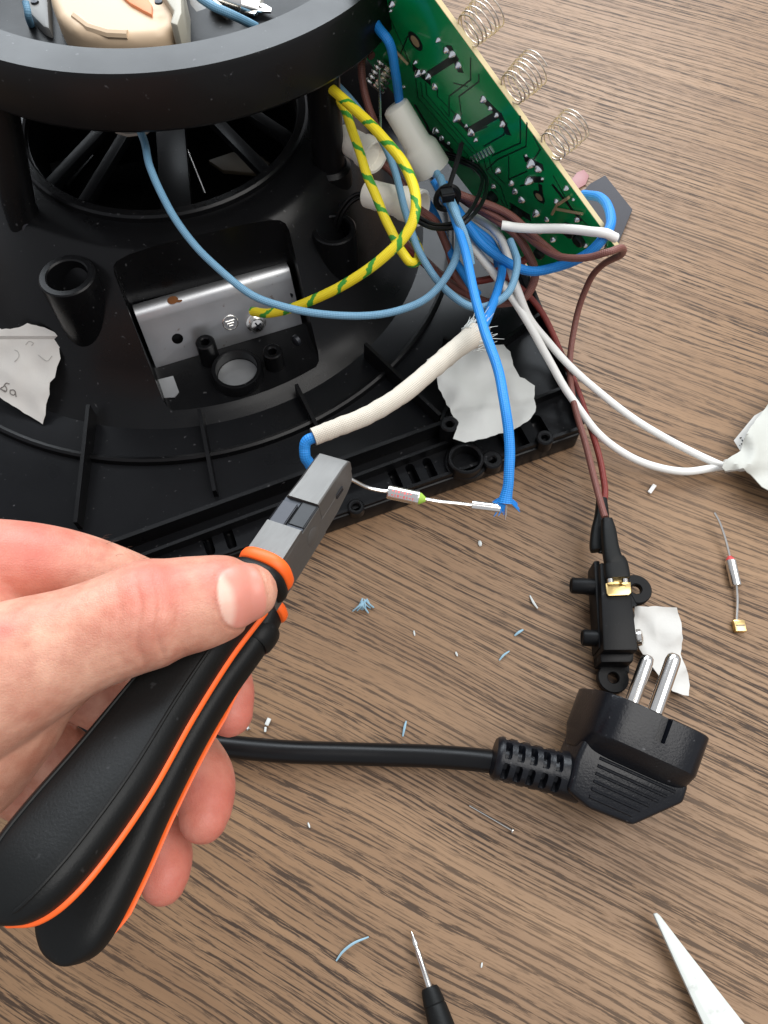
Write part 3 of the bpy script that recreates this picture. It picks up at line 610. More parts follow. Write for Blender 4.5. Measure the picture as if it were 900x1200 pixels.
# glass fibre sleeve
slv = Thing('glass_fibre_sleeve', 'off white woven fibre sleeve with frayed right end above the base', 'sleeve', at(460, 465, 70))
sp = [Vector(p) for p in cat([tuple(at(*p)) for p in [(367, 512, 87), (395, 501, 87), (430, 487, 86), (470, 463, 84), (505, 434, 81), (532, 411, 78), (556, 393, 74)]], 8)]
n = len(sp); rs = [2.55+0.30*noise.noise(Vector((i*0.55, 3, 1)))+0.12*noise.noise(Vector((i*1.7, 8, 1)))+(0.9*(i/n)**2)+(1.2 if i > n-4 else 0)*((i-n+4)/4) for i in range(n)]
o = tube(sp, rs, 22, False); inn = tube(sp, [r-0.55 for r in rs], 22, False)
slv.part('weave', o, M['sleeve'], smooth=60); slv.part('inner_wall', inn, M['sleeve'], smooth=60)
x, y, a = basis(sp[-1]-sp[-3]); ms = []
for k in range(110):
    t = rng.uniform(0, 2*PI); r = rng.uniform(1.0, 4.4); p = sp[-2]+(x*math.cos(t)+y*math.sin(t))*r; d = a+(x*math.cos(t)+y*math.sin(t))*rng.uniform(0, .6)+Vector((rng.uniform(-.3, .3), rng.uniform(-.3, .3), rng.uniform(-.3, .3)))
    ms.append(tube([p-a*1.5, p+d*rng.uniform(1, 2.5), p+d*rng.uniform(2.6, 7.5)+Vector((rng.uniform(-.6, .6), rng.uniform(-.6, .6), -.4))], [0.14, 0.12, 0.07], 4))
slv.part('frayed_fibres', join(*ms), M['pale_fibre'])
slv.root.children[-1]['kind'] = 'stuff'
# thermal fuse held by the pliers
def fuse(name, label, a, b, r, lead_a, lead_b, end_mat, prints):
    T = Thing(name, label, 'thermal fuse', Vector((a.x, a.y, min(a.z, b.z)-r)))
    L = (b-a).length; d = (b-a).normalized()
    body = T.part('metal_case', lathe(a, d, [(0, 0.1), (r*.5, 0), (r*.92, 0.05), (r, 0.4), (r, L*.86), (r*1.04, L*.88), (r*1.04, L*.98), (r*.9, L), (0, L)], 28), M['chrome'])
    T.part('epoxy_end', lathe(b, d, [(0, -.05), (r*.88, -0.02), (r*.8, 0.5), (r*.3, 1.9), (0, 2.0)], 20), end_mat)
    T.part('lead', tube(lead_a, 0.5, 8), M['steel']); T.part('lead', tube(lead_b, 0.5, 8), M['steel'])
    return T, body
a, b = at(454, 576, 84), at(491, 584, 83)
F1, body = fuse('thermal_fuse', 'silver thermal fuse with green tip held by a lead in the pliers', a, b, 1.95, P3([(402, 557, 91), (414, 563, 89), (430, 571, 86), (446, 575, 84.5), (455, 576, 84)], 6), P3([(498, 585, 83), (515, 588, 82), (535, 590, 80.5), (560, 593, 79)], 6), M['green_epoxy'], True)
d = (b-a).normalized(); nr = (CAMP-(a+b)/2); nr = (nr-d*nr.dot(d)).normalized(); q = d.cross(nr)
glyphs = []
for row, off in ((0, 0.32), (1, -0.28)):
    for k in range(9 if row == 0 else 7):
        if rng.random() < .15: continue
        ang = off; nn = (nr*math.cos(ang)+q*math.sin(ang)); s0 = 1.4+k*0.82
        glyphs.append(box(a+d*s0+nn*1.96, (d, nn.cross(d), nn), (0.32 if k % 2 else 0.55, 0.7 if k % 3 else 0.35, 0.05)))
F1.part('red_print', join(*glyphs), M['red_ink'], body)
F1.part('crimp_ferrule', tube([at(553, 592, 79), at(586, 596, 79)], 1.35, 14), M['chrome'])
fr = Thing('frayed_strands', 'frayed blue fibres and bare copper strands at the hanging wire end', 'strands', at(592, 598, 75))
e = at(592, 588, 80); ms, ms2 = [], []
for k in range(34):
    t = rng.uniform(0, 2*PI); dd = Vector((math.cos(t)*.8, math.sin(t)*.5-.35, -0.5))*rng.uniform(1.5, 4.0)
    (ms if k % 4 else ms2).append(tube([e+Vector((math.cos(t), math.sin(t), 0))*1.4+Vector((0, 0, .8)), e+Vector((math.cos(t), math.sin(t), 0))*1.7+dd*.5, e+Vector((math.cos(t), math.sin(t), 0))*1.5+dd], [0.3, 0.24, 0.12], 5))
o = fr.part('blue_fibres', join(*ms), M['blue_wire']); o['kind'] = 'stuff'; o = fr.part('bare_strands', join(*ms2), M['steel']); o['kind'] = 'stuff'
# second fuse on the table
a, b = at(863, 687, 2.2), at(856, 657, 2.2)
F2, _ = fuse('thermal_fuse', 'spent silver thermal fuse with red tip lying on the table', a, b, 2.0, P3([(863, 686, 2.2), (864, 705, 1.4), (863, 728, 1.0)], 5), P3([(856, 656, 2.2), (850, 632, 3.5), (843, 612, 4.5), (837, 601, 5)], 5), M['red_epoxy'], False)
g = at(866, 734, 1.3); gd = (at(872, 734, 1.3)-g).normalized(); F2.part('brass_clip', box(g, (gd, Vector((-gd.y, gd.x, 0)), ZU), (4.2, 4.4, 2.4), 0.4), M['brass']); F2.part('clip_groove', box(g+Vector((0, 0, 1.22)), (gd, Vector((-gd.y, gd.x, 0)), ZU), (3.2, 0.5, 0.1)), M['pencil'])

# ------------------------------------------------------------------ paper tape
def sheet(outline, zf, thick=0.18, res=34, jag=0.0):
    """thin crumpled sheet: pixel outline -> filled grid; zf(x,y) gives height (mm)"""
    pts = []
    n = len(outline)
    for i in range(n):
        (x0, y0), (x1, y1) = outline[i], outline[(i+1) % n]; m = max(1, int(math.hypot(x1-x0, y1-y0)/5))
        for k in range(m):
            t = k/m; nx, ny = -(y1-y0), x1-x0; L = math.hypot(nx, ny) or 1; j = noise.noise(Vector((x0+(x1-x0)*t, y0+(y1-y0)*t, 5))*0.16)*jag
            pts.append((x0+(x1-x0)*t+nx/L*j, y0+(y1-y0)*t+ny/L*j))
    bm = bmesh.new(); vs = [bm.verts.new((x, y, 0)) for x, y in pts]; bm.faces.new(vs)
    xs = [p[0] for p in pts]; ys = [p[1] for p in pts]
    for k in range(1, res):
        for co, no in (((min(xs)+(max(xs)-min(xs))*k/res, 0, 0), (1, 0, 0)), ((0, min(ys)+(max(ys)-min(ys))*k/res, 0), (0, 1, 0))):
            bmesh.ops.bisect_plane(bm, geom=bm.verts[:]+bm.edges[:]+bm.faces[:], plane_co=co, plane_no=no)
    bmesh.ops.triangulate(bm, faces=[f for f in bm.faces if len(f.verts) > 4])
    bm.verts.index_update(); top = []
    for v in bm.verts: top.append(at(v.co.x, v.co.y, zf(v.co.x, v.co.y)))
    F = [tuple(v.index for v in f.verts) for f in bm.faces]; N = len(top)
    ed = [(e.verts[0].index, e.verts[1].index) for e in bm.edges if e.is_boundary]; bm.free()
    V = top+[p-Vector((0, 0, thick)) for p in top]
    return V, F+[tuple(i+N for i in f[::-1]) for f in F]+[(i, j, j+N, i+N) for i, j in ed]
nz = lambda x, y, s, seed=0: noise.noise(Vector((x*s, y*s, seed)))
rg_ = lambda x, y, s, seed=0: 1-abs(noise.noise(Vector((x*s, y*s, seed))))*2.2
single('paper_tape', sheet([(500, 421), (521, 411), (534, 418), (556, 404), (590, 404), (598, 412), (601, 428), (609, 442), (620, 447), (627, 452), (627, 482), (618, 494), (600, 504), (570, 513), (545, 519), (531, 514), (536, 497), (524, 474), (515, 455), (510, 436)], lambda x, y: 20+3.0*nz(x, y, .03)+0.8*rg_(x, y, .026, 3)+0.14*rg_(x*.5, y*1.3, .06, 8)+(1.0 if y > 478+(x-560)*-.12 else 0), jag=2.0), M['tape_clear'], 'crumpled translucent paper tape stuck over the base under the blue wire', 'tape', 'paper tape scraps')
tl = Thing('paper_tape', 'torn paper tape with pencil writing on the left of the base', 'tape', at(20, 440, 10))
def ztl(x, y): return 21+(440-y)*0.19+1.2*nz(x, y, .03, 9)+.35*rg_(x, y, .035, 4)+(2.5 if y < 395 else 0)*0.4
tlo = [(-60, 400), (-20, 372), (2, 386), (22, 384), (32, 379), (52, 384), (75, 395), (74, 402), (69, 408), (71, 420), (66, 430), (64, 442), (58, 448), (58, 462), (54, 474), (53, 486), (50, 497), (24, 481), (0, 466), (-60, 430)]
sh = tl.part('sheet', sheet(tlo, ztl, jag=1.0), M['tape'])
def stroke(pts, r=0.22, smooth=True):
    q = cat(pts, 5); return tube([at(x, y, ztl(x, y)+0.15) for x, y in q], r, 5)
tl.part('pencil_writing', join(stroke([(11, 450), (7, 449), (4, 453), (1, 455), (6, 459), (8, 456), (6, 452)]), stroke([(-2, 455), (6, 458)]), stroke([(12, 457), (16, 457), (18, 460), (16, 463), (12, 461), (12, 457)]), stroke([(18, 460), (19, 465)])), M['pencil'], sh)
tl.part('pencil_smudge', join(stroke([(30, 404), (34, 400), (39, 402), (37, 405)], 0.16), stroke([(17, 410), (21, 412), (22, 418), (17, 424)], 0.16), stroke([(45, 416), (55, 423), (61, 417)], 0.14)), plain('faint_pencil', lin(168, 166, 162), 0.8, 0, 500, 0, 0.1, 0.1), sh)
single('paper_tape', sheet([(744, 711), (770, 711), (793, 712), (799, 730), (800, 748), (798, 766), (803, 780), (808, 797), (807, 816), (788, 810), (772, 792), (757, 772), (747, 755), (743, 732)], lambda x, y: 4.5+2.0*nz(x, y, .035, 2)+0.7*rg_(x, y, .024, 6)+0.1*rg_(x, y, .06, 1)-(y-760)*0.02, jag=1.6), M['tape'], 'piece of paper tape on the table between switch and plug pins', 'tape', 'paper tape scraps')
single('paper_tape', sheet([(741, 702), (757, 694), (760, 699), (755, 704), (742, 709)], lambda x, y: 6.5, jag=0.4), M['tape_white'], 'tiny white tape scrap across the ear of the switch', 'tape', 'paper tape scraps')
# taped sensor at the right edge
ts = Thing('taped_sensor', 'white tape wrapped over a sensor at the right edge of the table', 'sensor', at(890, 530, 0))
lb = [(860, 516), (884, 487), (900, 478), (930, 470), (930, 540), (880, 545), (866, 526)]
ts.part('label_card', sheet(lb, lambda x, y: 6.0), M['tape'])
ts.part('tape_wrap', sheet([(890, 487), (903, 470), (960, 420), (980, 620), (906, 578), (893, 570), (880, 556), (871, 549), (850, 552), (846, 548), (848, 541), (868, 528), (873, 512), (880, 500)], lambda x, y: 8.5+2.5*nz(x, y, .03, 4)+2.6*rg_(x, y, .022, 14)+.35*rg_(x, y, .06, 2)+1.5*math.exp(-((y-545)/9)**2), thick=0.4, jag=1.0), M['tape_white'])
ts.part('sensor_body', tube(P3([(850, 546, 4.5), (868, 544, 5), (890, 542, 5), (940, 540, 5)], 4), [2.6]*4+[3.0]*9, 14), M['white_wire'])
ts.part('printed_marks', join(*[box(at(x, y, 6.15), (XU, YU, ZU), (w, h, 0.06)) for x, y, w, h in ((868, 513, .9, .5), (870, 516, .5, .8), (869, 520, .6, .4), (867, 522, .4, .4))]), M['ink'])

# dark grey card and pink film behind the board
single('foam_square', prism([at(*p, 0.2) for p in ((690, 219), (708, 209), (740, 249), (722, 292), (700, 280), (672, 240))], (0, 0, 2.0), 0.3), M['foam'], 'dark grey foam square on the table behind the board corner', 'foam')
single('pink_patch', prism([at(*p, 0.2) for p in ((668, 213), (676, 203), (684, 200), (690, 207), (686, 217), (674, 224))], (0, 0, 0.6), 0.1), M['pink'], 'small pinkish film on the table behind the board', 'patch')  # flat pinkish piece laid on the table

# ------------------------------------------------------------------ mains plug and cable
O = Vector((83.4, 55.3, 18.3)); p = Vector((0.40, 0.885, 0.22)).normalized(); k = Vector((0.10, -0.30, 0.95)); k = (k-p*k.dot(p)).normalized(); c = p.cross(k)
def pl(a_, b_, h): return O+c*a_+p*b_+k*h
PG = Thing('mains_plug', 'black angled mains plug with two round pins and ribbed strain relief', 'plug', Vector((80, 45, 0)))
def disc(r, b_, n=56, sq=1.12):
    out = []
    for i in range(n):
        t = 2*PI*i/n; ca, sa = math.cos(t), math.sin(t); out.append(pl(r*math.copysign(abs(ca)**.88, ca), b_, 0.98*r*math.copysign(abs(sa)**.88, sa)))
    return out
def disc2(rc, rk, b_, n=88):
    out = []
    for i in range(n):
        t = 2*PI*i/n; ca, sa = math.cos(t), math.sin(t); out.append(pl(rc*math.copysign(abs(ca)**.50, ca), b_, rk*math.copysign(abs(sa)**.50, sa)))
    return out
body = loft([disc2(18.0, 17.2, 0.2), disc2(18.5, 17.6, -0.1), disc2(18.6, 17.7, -0.6), disc2(18.6, 17.2, -12.4), disc2(18.5, 16.7, -13.0), disc2(18.4, 10.0, -17.8), disc2(18.2, 8.6, -18.6)])
body = cut(body, [box(pl(0.5, -1.5, 17.2), (c, p, k), (3.6, 12.5, 5), 0.3), box(pl(-0.5, -1.5, -17.5), (c, p, k), (4.2, 9.5, 6), 0.3)])
PG.part('front_body', body, M['plug_black'], smooth=35)
gp = [(18.0, -15), (18.3, -21), (5.5, -33.5), (-9, -34.2), (-17, -32), (-18.2, -22), (-17.6, -15)]
grip = prism([pl(a_, b_, -8.5) for a_, b_ in gp], k*17.6, 1.6, 3)
gb = PG.part('rear_grip', grip, M['plug_black'], smooth=35)
for i in range(6):
    b0 = -19.0-i*2.35; l0 = -11.5+0.2*i; l1 = 14.2-i*2.1
    PG.part('grip_ridge', tube([pl(l0, b0, 9.1), pl(l1, b0, 9.1)], 0.55, 8), M['plug_black'], gb)
for s, b1 in ((-1, 20.0), (1, 20.5)):
    q = pl(0, 0, 9.3*s); PG.part('contact_pin', lathe(q, p, [(2.5, -1), (2.4, 0), (2.4, b1-2.6), (2.1, b1-1.0), (1.3, b1-0.2), (0, b1)], 24), M['chrome'])
bA, bB = pl(-14, -27.5, 0.4), pl(-39, -32.0, -2.2); bd_ = (bB-bA).normalized(); LBt = (bB-bA).length
bx, by, ba = basis(bd_)
up = (k-ba*k.dot(ba)).normalized(); sd = ba.cross(up); R = []
prof_b = lambda h: 7.7-0.9*min(1, max(0, (h+2)/10))-(0.9*((h-LBt+1.6)/1.6)**2 if h > LBt-1.6 else 0)
NB, NA = 110, 96
for i in range(NB+1):
    h = -2+(LBt+2)*i/NB; rg = []
    for j in range(NA):
        t = 2*PI*j/NA; dsl = 9.0
        for m_ in range(5):
            for ang in (0.55, -0.50, 1.6, -1.6, 2.7, -2.7):
                da = (t-ang+PI) % (2*PI)-PI; x_ = abs(h-(6.2+m_*4.0)); y_ = max(0.0, abs(da)*7-1.9); dsl = min(dsl, math.hypot(x_, y_))
        r = prof_b(h)-2.6*max(0.0, min(1.0, (1.05-dsl)/0.35)); rg.append(bA+ba*h+(up*math.cos(t)+sd*math.sin(t))*r)
    R.append(rg)
boot = loft(R)
PG.part('strain_relief', boot, M['plug_black'], smooth=35)
CB = P3([(600, 897, 12.5), (580, 893, 11), (545, 889, 8.5), (500, 886, 6), (450, 884.5, 4.6), (400, 883, 4.3), (340, 881, 4.3), (280, 876, 4.3), (200, 866, 4.3), (100, 848, 4.3), (0, 830, 4.3), (-160, 800, 4.3)], 8)
PG.part('cable', tube(CB, 3.75, 22), M['cable_black'], smooth=60)

# ------------------------------------------------------------------ switch block
SW = Thing('switch_block', 'black switch block with two side pegs and spade connectors', 'switch', at(718, 740, 0))
tA, tB, tC, tD = at(703, 659, 16), at(736, 659, 16), at(748, 762, 16), at(707, 762, 16)
SW.part('housing', prism([tA, tB, tC, tD], (0, 0, -14.5), 0.7, 2), M['black_matte'])
SW.part('lower_step', prism([at(703, 756, 11), at(744, 758, 11), at(742, 776, 11), at(704, 776, 11)], (0, 0, -9.5), 0.6), M['black_matte'])
SW.part('side_cover', prism([at(696, 657, 12), at(703, 657, 12), at(707, 758, 12), at(702, 760, 12)], (0, 0, -10), 0.4), M['black_matte'])
LX = (tD-tA).normalized(); RX = (tB-tA).normalized()
def ear(px, py, z, r, ang):
    cc = at(px, py, z); m = lathe(cc-Vector((0, 0, 2.6)), (0, 0, 1), [(1.9, 0), (r, 0), (r, 2.3), (r-.3, 2.6), (2.2, 2.6), (1.9, 2.3)], 32, True); d2 = Vector((math.cos(ang), math.sin(ang), 0)); q2 = Vector((-d2.y, d2.x, 0))
    b2 = box(cc+d2*(r*.5+3.2)-Vector((0, 0, 1.3)), (d2, q2, ZU), (6.4, r*2-.05, 2.58), 0.2); SW.part('mounting_ear', m, M['black_matte']); SW.part('ear_web', b2, M['black_matte'])
ear(719, 794, 4.5, 5.4, math.radians(80)); ear(746, 690, 7.5, 5.6, math.radians(200))
for x0, x1, y in ((667, 697, 686), (680, 706, 747)):
    e0, e1 = at(x0+2, y, 9), at(x1+2, y+2, 9); SW.part('side_peg', lathe(e0, e1-e0, [(1.6, 0.6), (2.2, 0.2), (2.5, 0), (2.9, 0.5), (3.0, (e1-e0).length)], 22), M['black_matte'])
SW.part('brass_tab', prism([at(710, 683, 17.2), at(739, 682, 17.2), at(740, 694, 17.2), at(737, 697, 17.2), at(713, 698, 17.2), at(711, 695, 17.2)], (0, 0, -0.9), 0.2), M['brass'])
SW.part('brass_tab_neck', prism([at(716, 676, 17.4), at(733, 676, 17.4), at(733, 684, 17.4), at(716, 684, 17.4)], (0, 0, -0.7), 0.1), M['brass'])
def flatten(pts, seg, name, mat):                      # (px,py,z, half-width, half-height)
    rings = []; q = cat(pts, 5)
    for i, v in enumerate(q):
        c0 = at(*v[:3]); nx_ = at(*q[min(i+1, len(q)-1)][:3]); pv = at(*q[max(i-1, 0)][:3]); t = (nx_-pv).normalized(); s = t.cross(ZU).normalized(); nn = s.cross(t)
        rings.append([c0+s*v[3]*math.copysign(abs(math.cos(a))**.6, math.cos(a))+nn*v[4]*math.copysign(abs(math.sin(a))**.6, math.sin(a)) for a in [2*PI*j/seg for j in range(seg)]])
    SW.part(name, loft(rings), mat, smooth=50)
flatten([(711, 609, 19, 1.9, 1.9), (713, 622, 19, 2.6, 2.2), (715, 640, 19, 2.9, 2.3), (718, 654, 19, 3.3, 2.2), (721, 660, 18.8, 4.2, 2.1), (723, 672, 18.6, 4.4, 2.1), (724, 678, 18.5, 4.3, 2.0)], 20, 'spade_sleeve', M['rubber'])
flatten([(705, 585, 13, 1.9, 1.9), (705, 605, 13, 2.6, 2.2), (703, 622, 13, 3.2, 2.2), (702, 640, 13, 3.4, 2.1), (703, 645, 13, 3.3, 2.0)], 18, 'spade_sleeve', M['rubber'])
for q_ in ((715, 679, 19), (732, 679, 19)): SW.part('spade_curl', tube([at(*q_), at(q_[0]+.6, q_[1]+4.5, 19)], 1.15, 10), M['chrome'])
SW.part('spade_curl', tube([at(702, 645, 13.5), at(708, 646, 13.5)], 1.2, 10), M['chrome'])
SW.part('cover_screw', lathe(at(750, 747, 9), RX+Vector((0, 0, .3)), [(3.0, -1), (3.0, 0.4), (2.2, 1.0), (0, 1.2)], 18), M['chrome'])

# ------------------------------------------------------------------ small tools and scraps on the table
SD = Thing('precision_screwdriver', 'precision screwdriver with slim steel tip and black collar at the lower edge', 'screwdriver', at(500, 1150, 0))
s0, s1 = at(482, 1091, 3.2), at(503, 1157, 4.6); d = (s1-s0).normalized(); L = (s1-s0).length
SD.part('blade', lathe(s0, d, [(0, 0), (0.3, 0.6), (0.95, 3.6), (0.75, 4.1), (0.62, 4.3), (0.62, 5.2), (0.95, 5.6), (0.98, L+2)], 18), M['steel'])
SD.part('collar', lathe(s1, d, [(1.0, -0.2), (2.3, 0.0), (2.7, 0.7), (3.25, 4.2), (3.0, 4.6), (3.3, 5.0), (4.2, 16), (4.6, 40), (4.6, 70)], 28), M['rubber'])
single('plastic_spudger', prism([at(*q_, 6.5) for q_ in ((766, 1071), (770, 1069.5), (774, 1073), (810, 1120), (876, 1204), (990, 1340), (940, 1400), (826, 1203), (790, 1124))], (0, 0, -1.5), 0.35), smudged(), 'white tapering plastic blade in the lower right corner', 'spudger')
st = at(813, 1136, 6.55)
PN = Thing('steel_pin', 'thin steel pin with small head lying below the plug', 'pin', at(575, 960, 0))
e0, e1 = at(550, 944, 0.6), at(600, 973, 1.0); PN.part('shaft', tube([e0, e1], 0.33, 8), M['steel']); PN.part('head', lathe(e1, e1-e0, [(0.3, -.2), (0.95, 0), (0.95, 0.4), (0.3, 0.6), (0, 0.6)], 12), M['steel'])
def fib(pts, r, mat, label, group='fibre snippets on the table'):
    single('fibre_snippet', tube(P3([(x, y, z) for x, y, z in pts], 5), [r*(0.55+0.45*math.sin(PI*min(1, max(0, i/(5*(len(pts)-1)))))) for i in range(5*(len(pts)-1)+1)], 6), M[mat], label, 'fibre', group)
fib([(394, 1126, .4), (402, 1115, 1.0), (415, 1105, 1.4), (432, 1098, .8)], 0.42, 'blue_fibre', 'long curved pale blue fibre beside the screwdriver tip')
fib([(472, 863, .5), (474, 853, 1.0), (476, 845, .7)], 0.45, 'blue_fibre', 'short blue fibre just above the black cable')
fib([(585, 774, .5), (590, 768, .9), (597, 763, .7)], 0.4, 'blue_fibre', 'pale blue fibre between the plug and the blue tuft')
fib([(603, 745, .5), (608, 741, .9), (613, 738, .6)], 0.5, 'blue_fibre', 'tiny grey blue fibre left of the lower switch peg')
fib([(621, 698, .4), (625, 706, .9), (630, 713, .5)], 0.45, 'pale_fibre', 'thin pale fibre left of the switch block')
fib([(534, 764, .4), (536, 769, .6)], 0.4, 'pale_fibre', 'tiny pale speck between blue tuft and plug')
fib([(485, 739, .4), (486, 745, .6)], 0.35, 'pale_fibre', 'tiny pale speck right of the blue tuft')
fib([(361, 964, .4), (363, 970, .6)], 0.35, 'pale_fibre', 'thin pale speck below the black cable')
fib([(565, 1128, .4), (564, 1134, .6)], 0.3, 'pale_fibre', 'thin pale speck right of the screwdriver tip')
fib([(562, 634, .5), (563, 640, .6)], 0.8, 'pale_fibre', 'small white crumb below the fuse')
TF = Thing('fibre_tuft', 'tuft of cut pale blue fibres on the table right of the pliers', 'fibre', at(427, 712, 0))
for k_ in range(13):
    t = -0.2+k_*0.13; x0, y0 = 426+rng.uniform(-3, 4), 703+rng.uniform(-2, 3); ln = rng.uniform(8, 15)
    dx = rng.uniform(-12, 11); TF.part('fibre', tube(P3([(x0, y0, 2.2), (x0+dx*.45, y0+ln*.5, 1.8+rng.random()), (x0+dx, y0+ln, .5)], 4), [0.3]*8+[0.2], 5), M['blue_fibre'])
def crumb(px, py, w, l, ang, mat, label):
    dd = Vector((math.cos(ang), math.sin(ang), 0)); single('plastic_scrap', box(at(px, py, 0.8), (dd, Vector((-dd.y, dd.x, 0)), ZU), (l, w, 1.0), 0.25), M[mat], label, 'scrap', 'white scraps on the table')
crumb(764, 573, 1.6, 4.6, 0.9, 'white_plastic', 'small white plastic scrap between white wires and switch')
crumb(314, 846, 1.4, 2.6, 1.2, 'pale_fibre', 'white crumb next to the fingertip above the cable')
crumb(311, 855, 0.8, 1.8, 1.5, 'pale_fibre', 'smaller white crumb just above the black cable')
crumb(290, 852, 0.9, 1.6, 2.1, 'pale_fibre', 'white crumb touching the uppermost fingertip')

# ------------------------------------------------------------------ side cutters
O_ = dep(311, 646, 181); T_ = dep(389, 533, 199); ja = (T_-O_).normalized(); JL = (T_-O_).length
jw = dep(335, 653, 179)-dep(287, 640, 182.5); jw = (jw-ja*jw.dot(ja)).normalized(); jh = ja.cross(jw)
if jh.dot(O_-CAMP) < 0: jh = -jh
def J(s, x, y): return O_+ja*s+jw*x+jh*y
CT = Thing('side_cutters', 'side cutters with grey steel jaws and black orange grips held in the hand', 'pliers', Vector((O_.x, O_.y, 60)))
def jring(s, hw, y0, y1, ch, rc=0.06):                                  # cross-section with a chamfered left edge
    return [J(s, -hw, y0+ch*1.1), J(s, -hw+ch, y0), J(s, hw-rc, y0), J(s, hw, y0+rc), J(s, hw, y1), J(s, -hw, y1)]
up_j = loft([jring(17.2, 4.9, 0, 5.3, 1.2, .3), jring(24, 4.9, 0, 5.3, 1.6, .3), jring(JL-8, 4.85, 0.05, 5.3, 1.5, .3), jring(JL-3, 4.8, 0.25, 5.3, 1.3, .3), jring(JL, 4.7, 0.8, 5.2, 0.9, .3), jring(JL+1.2, 4.4, 2.2, 5.0, 0.5, .3)])
lo_j = loft([jring(12, 4.9, 5.6, 11.0, 0.3), jring(24, 4.8, 5.6, 10.6, 0.3), jring(JL-3, 4.6, 5.6, 9.6, 0.3), jring(JL, 4.4, 5.7, 8.8, 0.3), jring(JL+1.2, 4.1, 5.9, 7.4, 0.3)])
CT.part('upper_jaw', up_j, M['tool'], smooth=25); CT.part('lower_jaw', lo_j, M['tool'], smooth=25)
CT.part('joint_body', loft([jring(-8, 5.0, 1.6, 11.5, 0.3), jring(3, 5.0, 1.4, 11.5, 0.3), jring(17.1, 4.88, 1.2, 11.2, 0.3)]), M['tool'], smooth=25)
CT.part('rear_shoulder', loft([jring(-8, 5.0, 0.4, 1.8, 0.3), jring(8.6, 4.95, 0, 1.8, 0.3)]), M['tool'], smooth=25)
CT.part('joint_recess', box(J(13.0, 0, 1.2), (ja, jw, jh), (8.2, 9.3, 0.5), 0.1), M['tool_dark'])
CT.part('joint_key', box(J(12.2, -2.4, 0.9), (ja, jw, jh), (6.2, 4.2, 0.9), 0.25), plain('worn_key', (0.035, 0.036, 0.042, 1), 0.4, 0.6, 500, 0.4, 0.15, 0.3))
CT.part('joint_key', box(J(13.4, 2.5, 1.0), (ja, jw, jh), (6.6, 4.2, 0.7), 0.25), plain('dark_key', (0.02, 0.021, 0.023, 1), 0.45, 0.5, 500, 0.4, 0.15, 0.3))
CT.part('rivet', lathe(J(12, 4.85, 6.5), jw, [(2.6, 0), (2.6, 0.15), (2.3, 0.25), (0, 0.25)], 24), M['tool'])
CT.part('jaw_notch', box(J(26.5, 4.85, 5.5), (ja, jw, jh), (3.2, 0.3, 1.3), 0.1), M['tool_dark'])
def grip_ring(c0, t, hw, ht, lift=0.0, seg=28, ex=0.72, dx=0.0):
    s = (jw-t*jw.dot(t)).normalized(); nn = s.cross(t)
    if nn.dot(CAMP-c0) < 0: nn = -nn
    return [c0+s*(dx+hw*math.copysign(abs(math.cos(a))**ex, math.cos(a)))+nn*(lift+ht*math.copysign(abs(math.sin(a))**ex, math.sin(a))) for a in [2*PI*j/seg for j in range(seg)]]
def grip_set(st, cen_off, hwk, htk, name, mat, lift=0, ex=0.72, dx=0.0, add=0.0, i0=0, i1=None, taper=False):
    q = cat([tuple(dep(x, y, Z))+(hw, ht) for x, y, Z, hw, ht in st], 6); R = []
    for i, v in enumerate(q):
        a = Vector(q[max(i-1, 0)][:3]); b = Vector(q[min(i+1, len(q)-1)][:3]); t = (b-a).normalized()
        hw = v[3]*hwk+add; n0_, n1_ = i0, (i1 or len(q)); hw -= 1.6*max(0.0, 1-min(i-n0_, n1_-1-i)/5.0) if taper else 0.0
        R.append(grip_ring(Vector(v[:3]), t, max(hw, .3), (v[4] if htk is None else htk*min(1, v[4]/4.0)), lift*min(1, v[4]/4.0), 28, ex, dx))
    R = R[i0:i1]; global LAST; LAST = R
    return CT.part(name, loft(R), mat, smooth=50)
UG = [(306, 672, 188, 5.6, 5.0), (286, 699, 184, 6.0, 4.8), (240, 750, 176, 7.0, 5.0), (188, 820, 166, 7.9, 5.2), (130, 903, 155, 9.2, 5.4), (75, 973, 147, 9.7, 5.4), (36, 1020, 142, 9.0, 5.0), (8, 1054, 139.5, 6.4, 4.0), (-8, 1074, 138.5, 2.6, 2.0)]
LG = [(316, 705, 199, 4.4, 4.4), (293, 744, 196, 5.6, 4.6), (247, 800, 189, 6.8, 4.8), (205, 862, 182, 7.6, 5.0), (160, 940, 174, 8.4, 5.2), (125, 1010, 167, 8.8, 5.2), (96, 1066, 162, 8.7, 5.0), (80, 1098, 159.5, 7.6, 4.4), (70, 1118, 158, 4.8, 3.0), (66, 1127, 157.6, 1.6, 1.2)]
ug = grip_set(UG, 0, 1, None, 'upper_grip', M['rubber'], ex=0.66); UGR = LAST
grip_set(UG, 0, 1, 1.2, 'orange_edge', M['orange'], lift=-2.5, dx=0.3, add=0.3, ex=0.6, i0=6)
for j_ in (4, 10):
    CT.part('grip_moulding', tube([r[j_] for r in UGR[10:-6]], [0.1]+[0.42]*(len(UGR[10:-6])-2)+[0.1], 8), M['rubber'], ug)
lg = grip_set(LG, 0, 1, None, 'lower_grip', M['rubber'], ex=0.66)
grip_set(LG, 0, 1, 0.45, 'orange_edge', M['orange'], lift=-4.1, dx=0.2, add=-0.2, ex=0.6, i0=9, i1=40, taper=True)
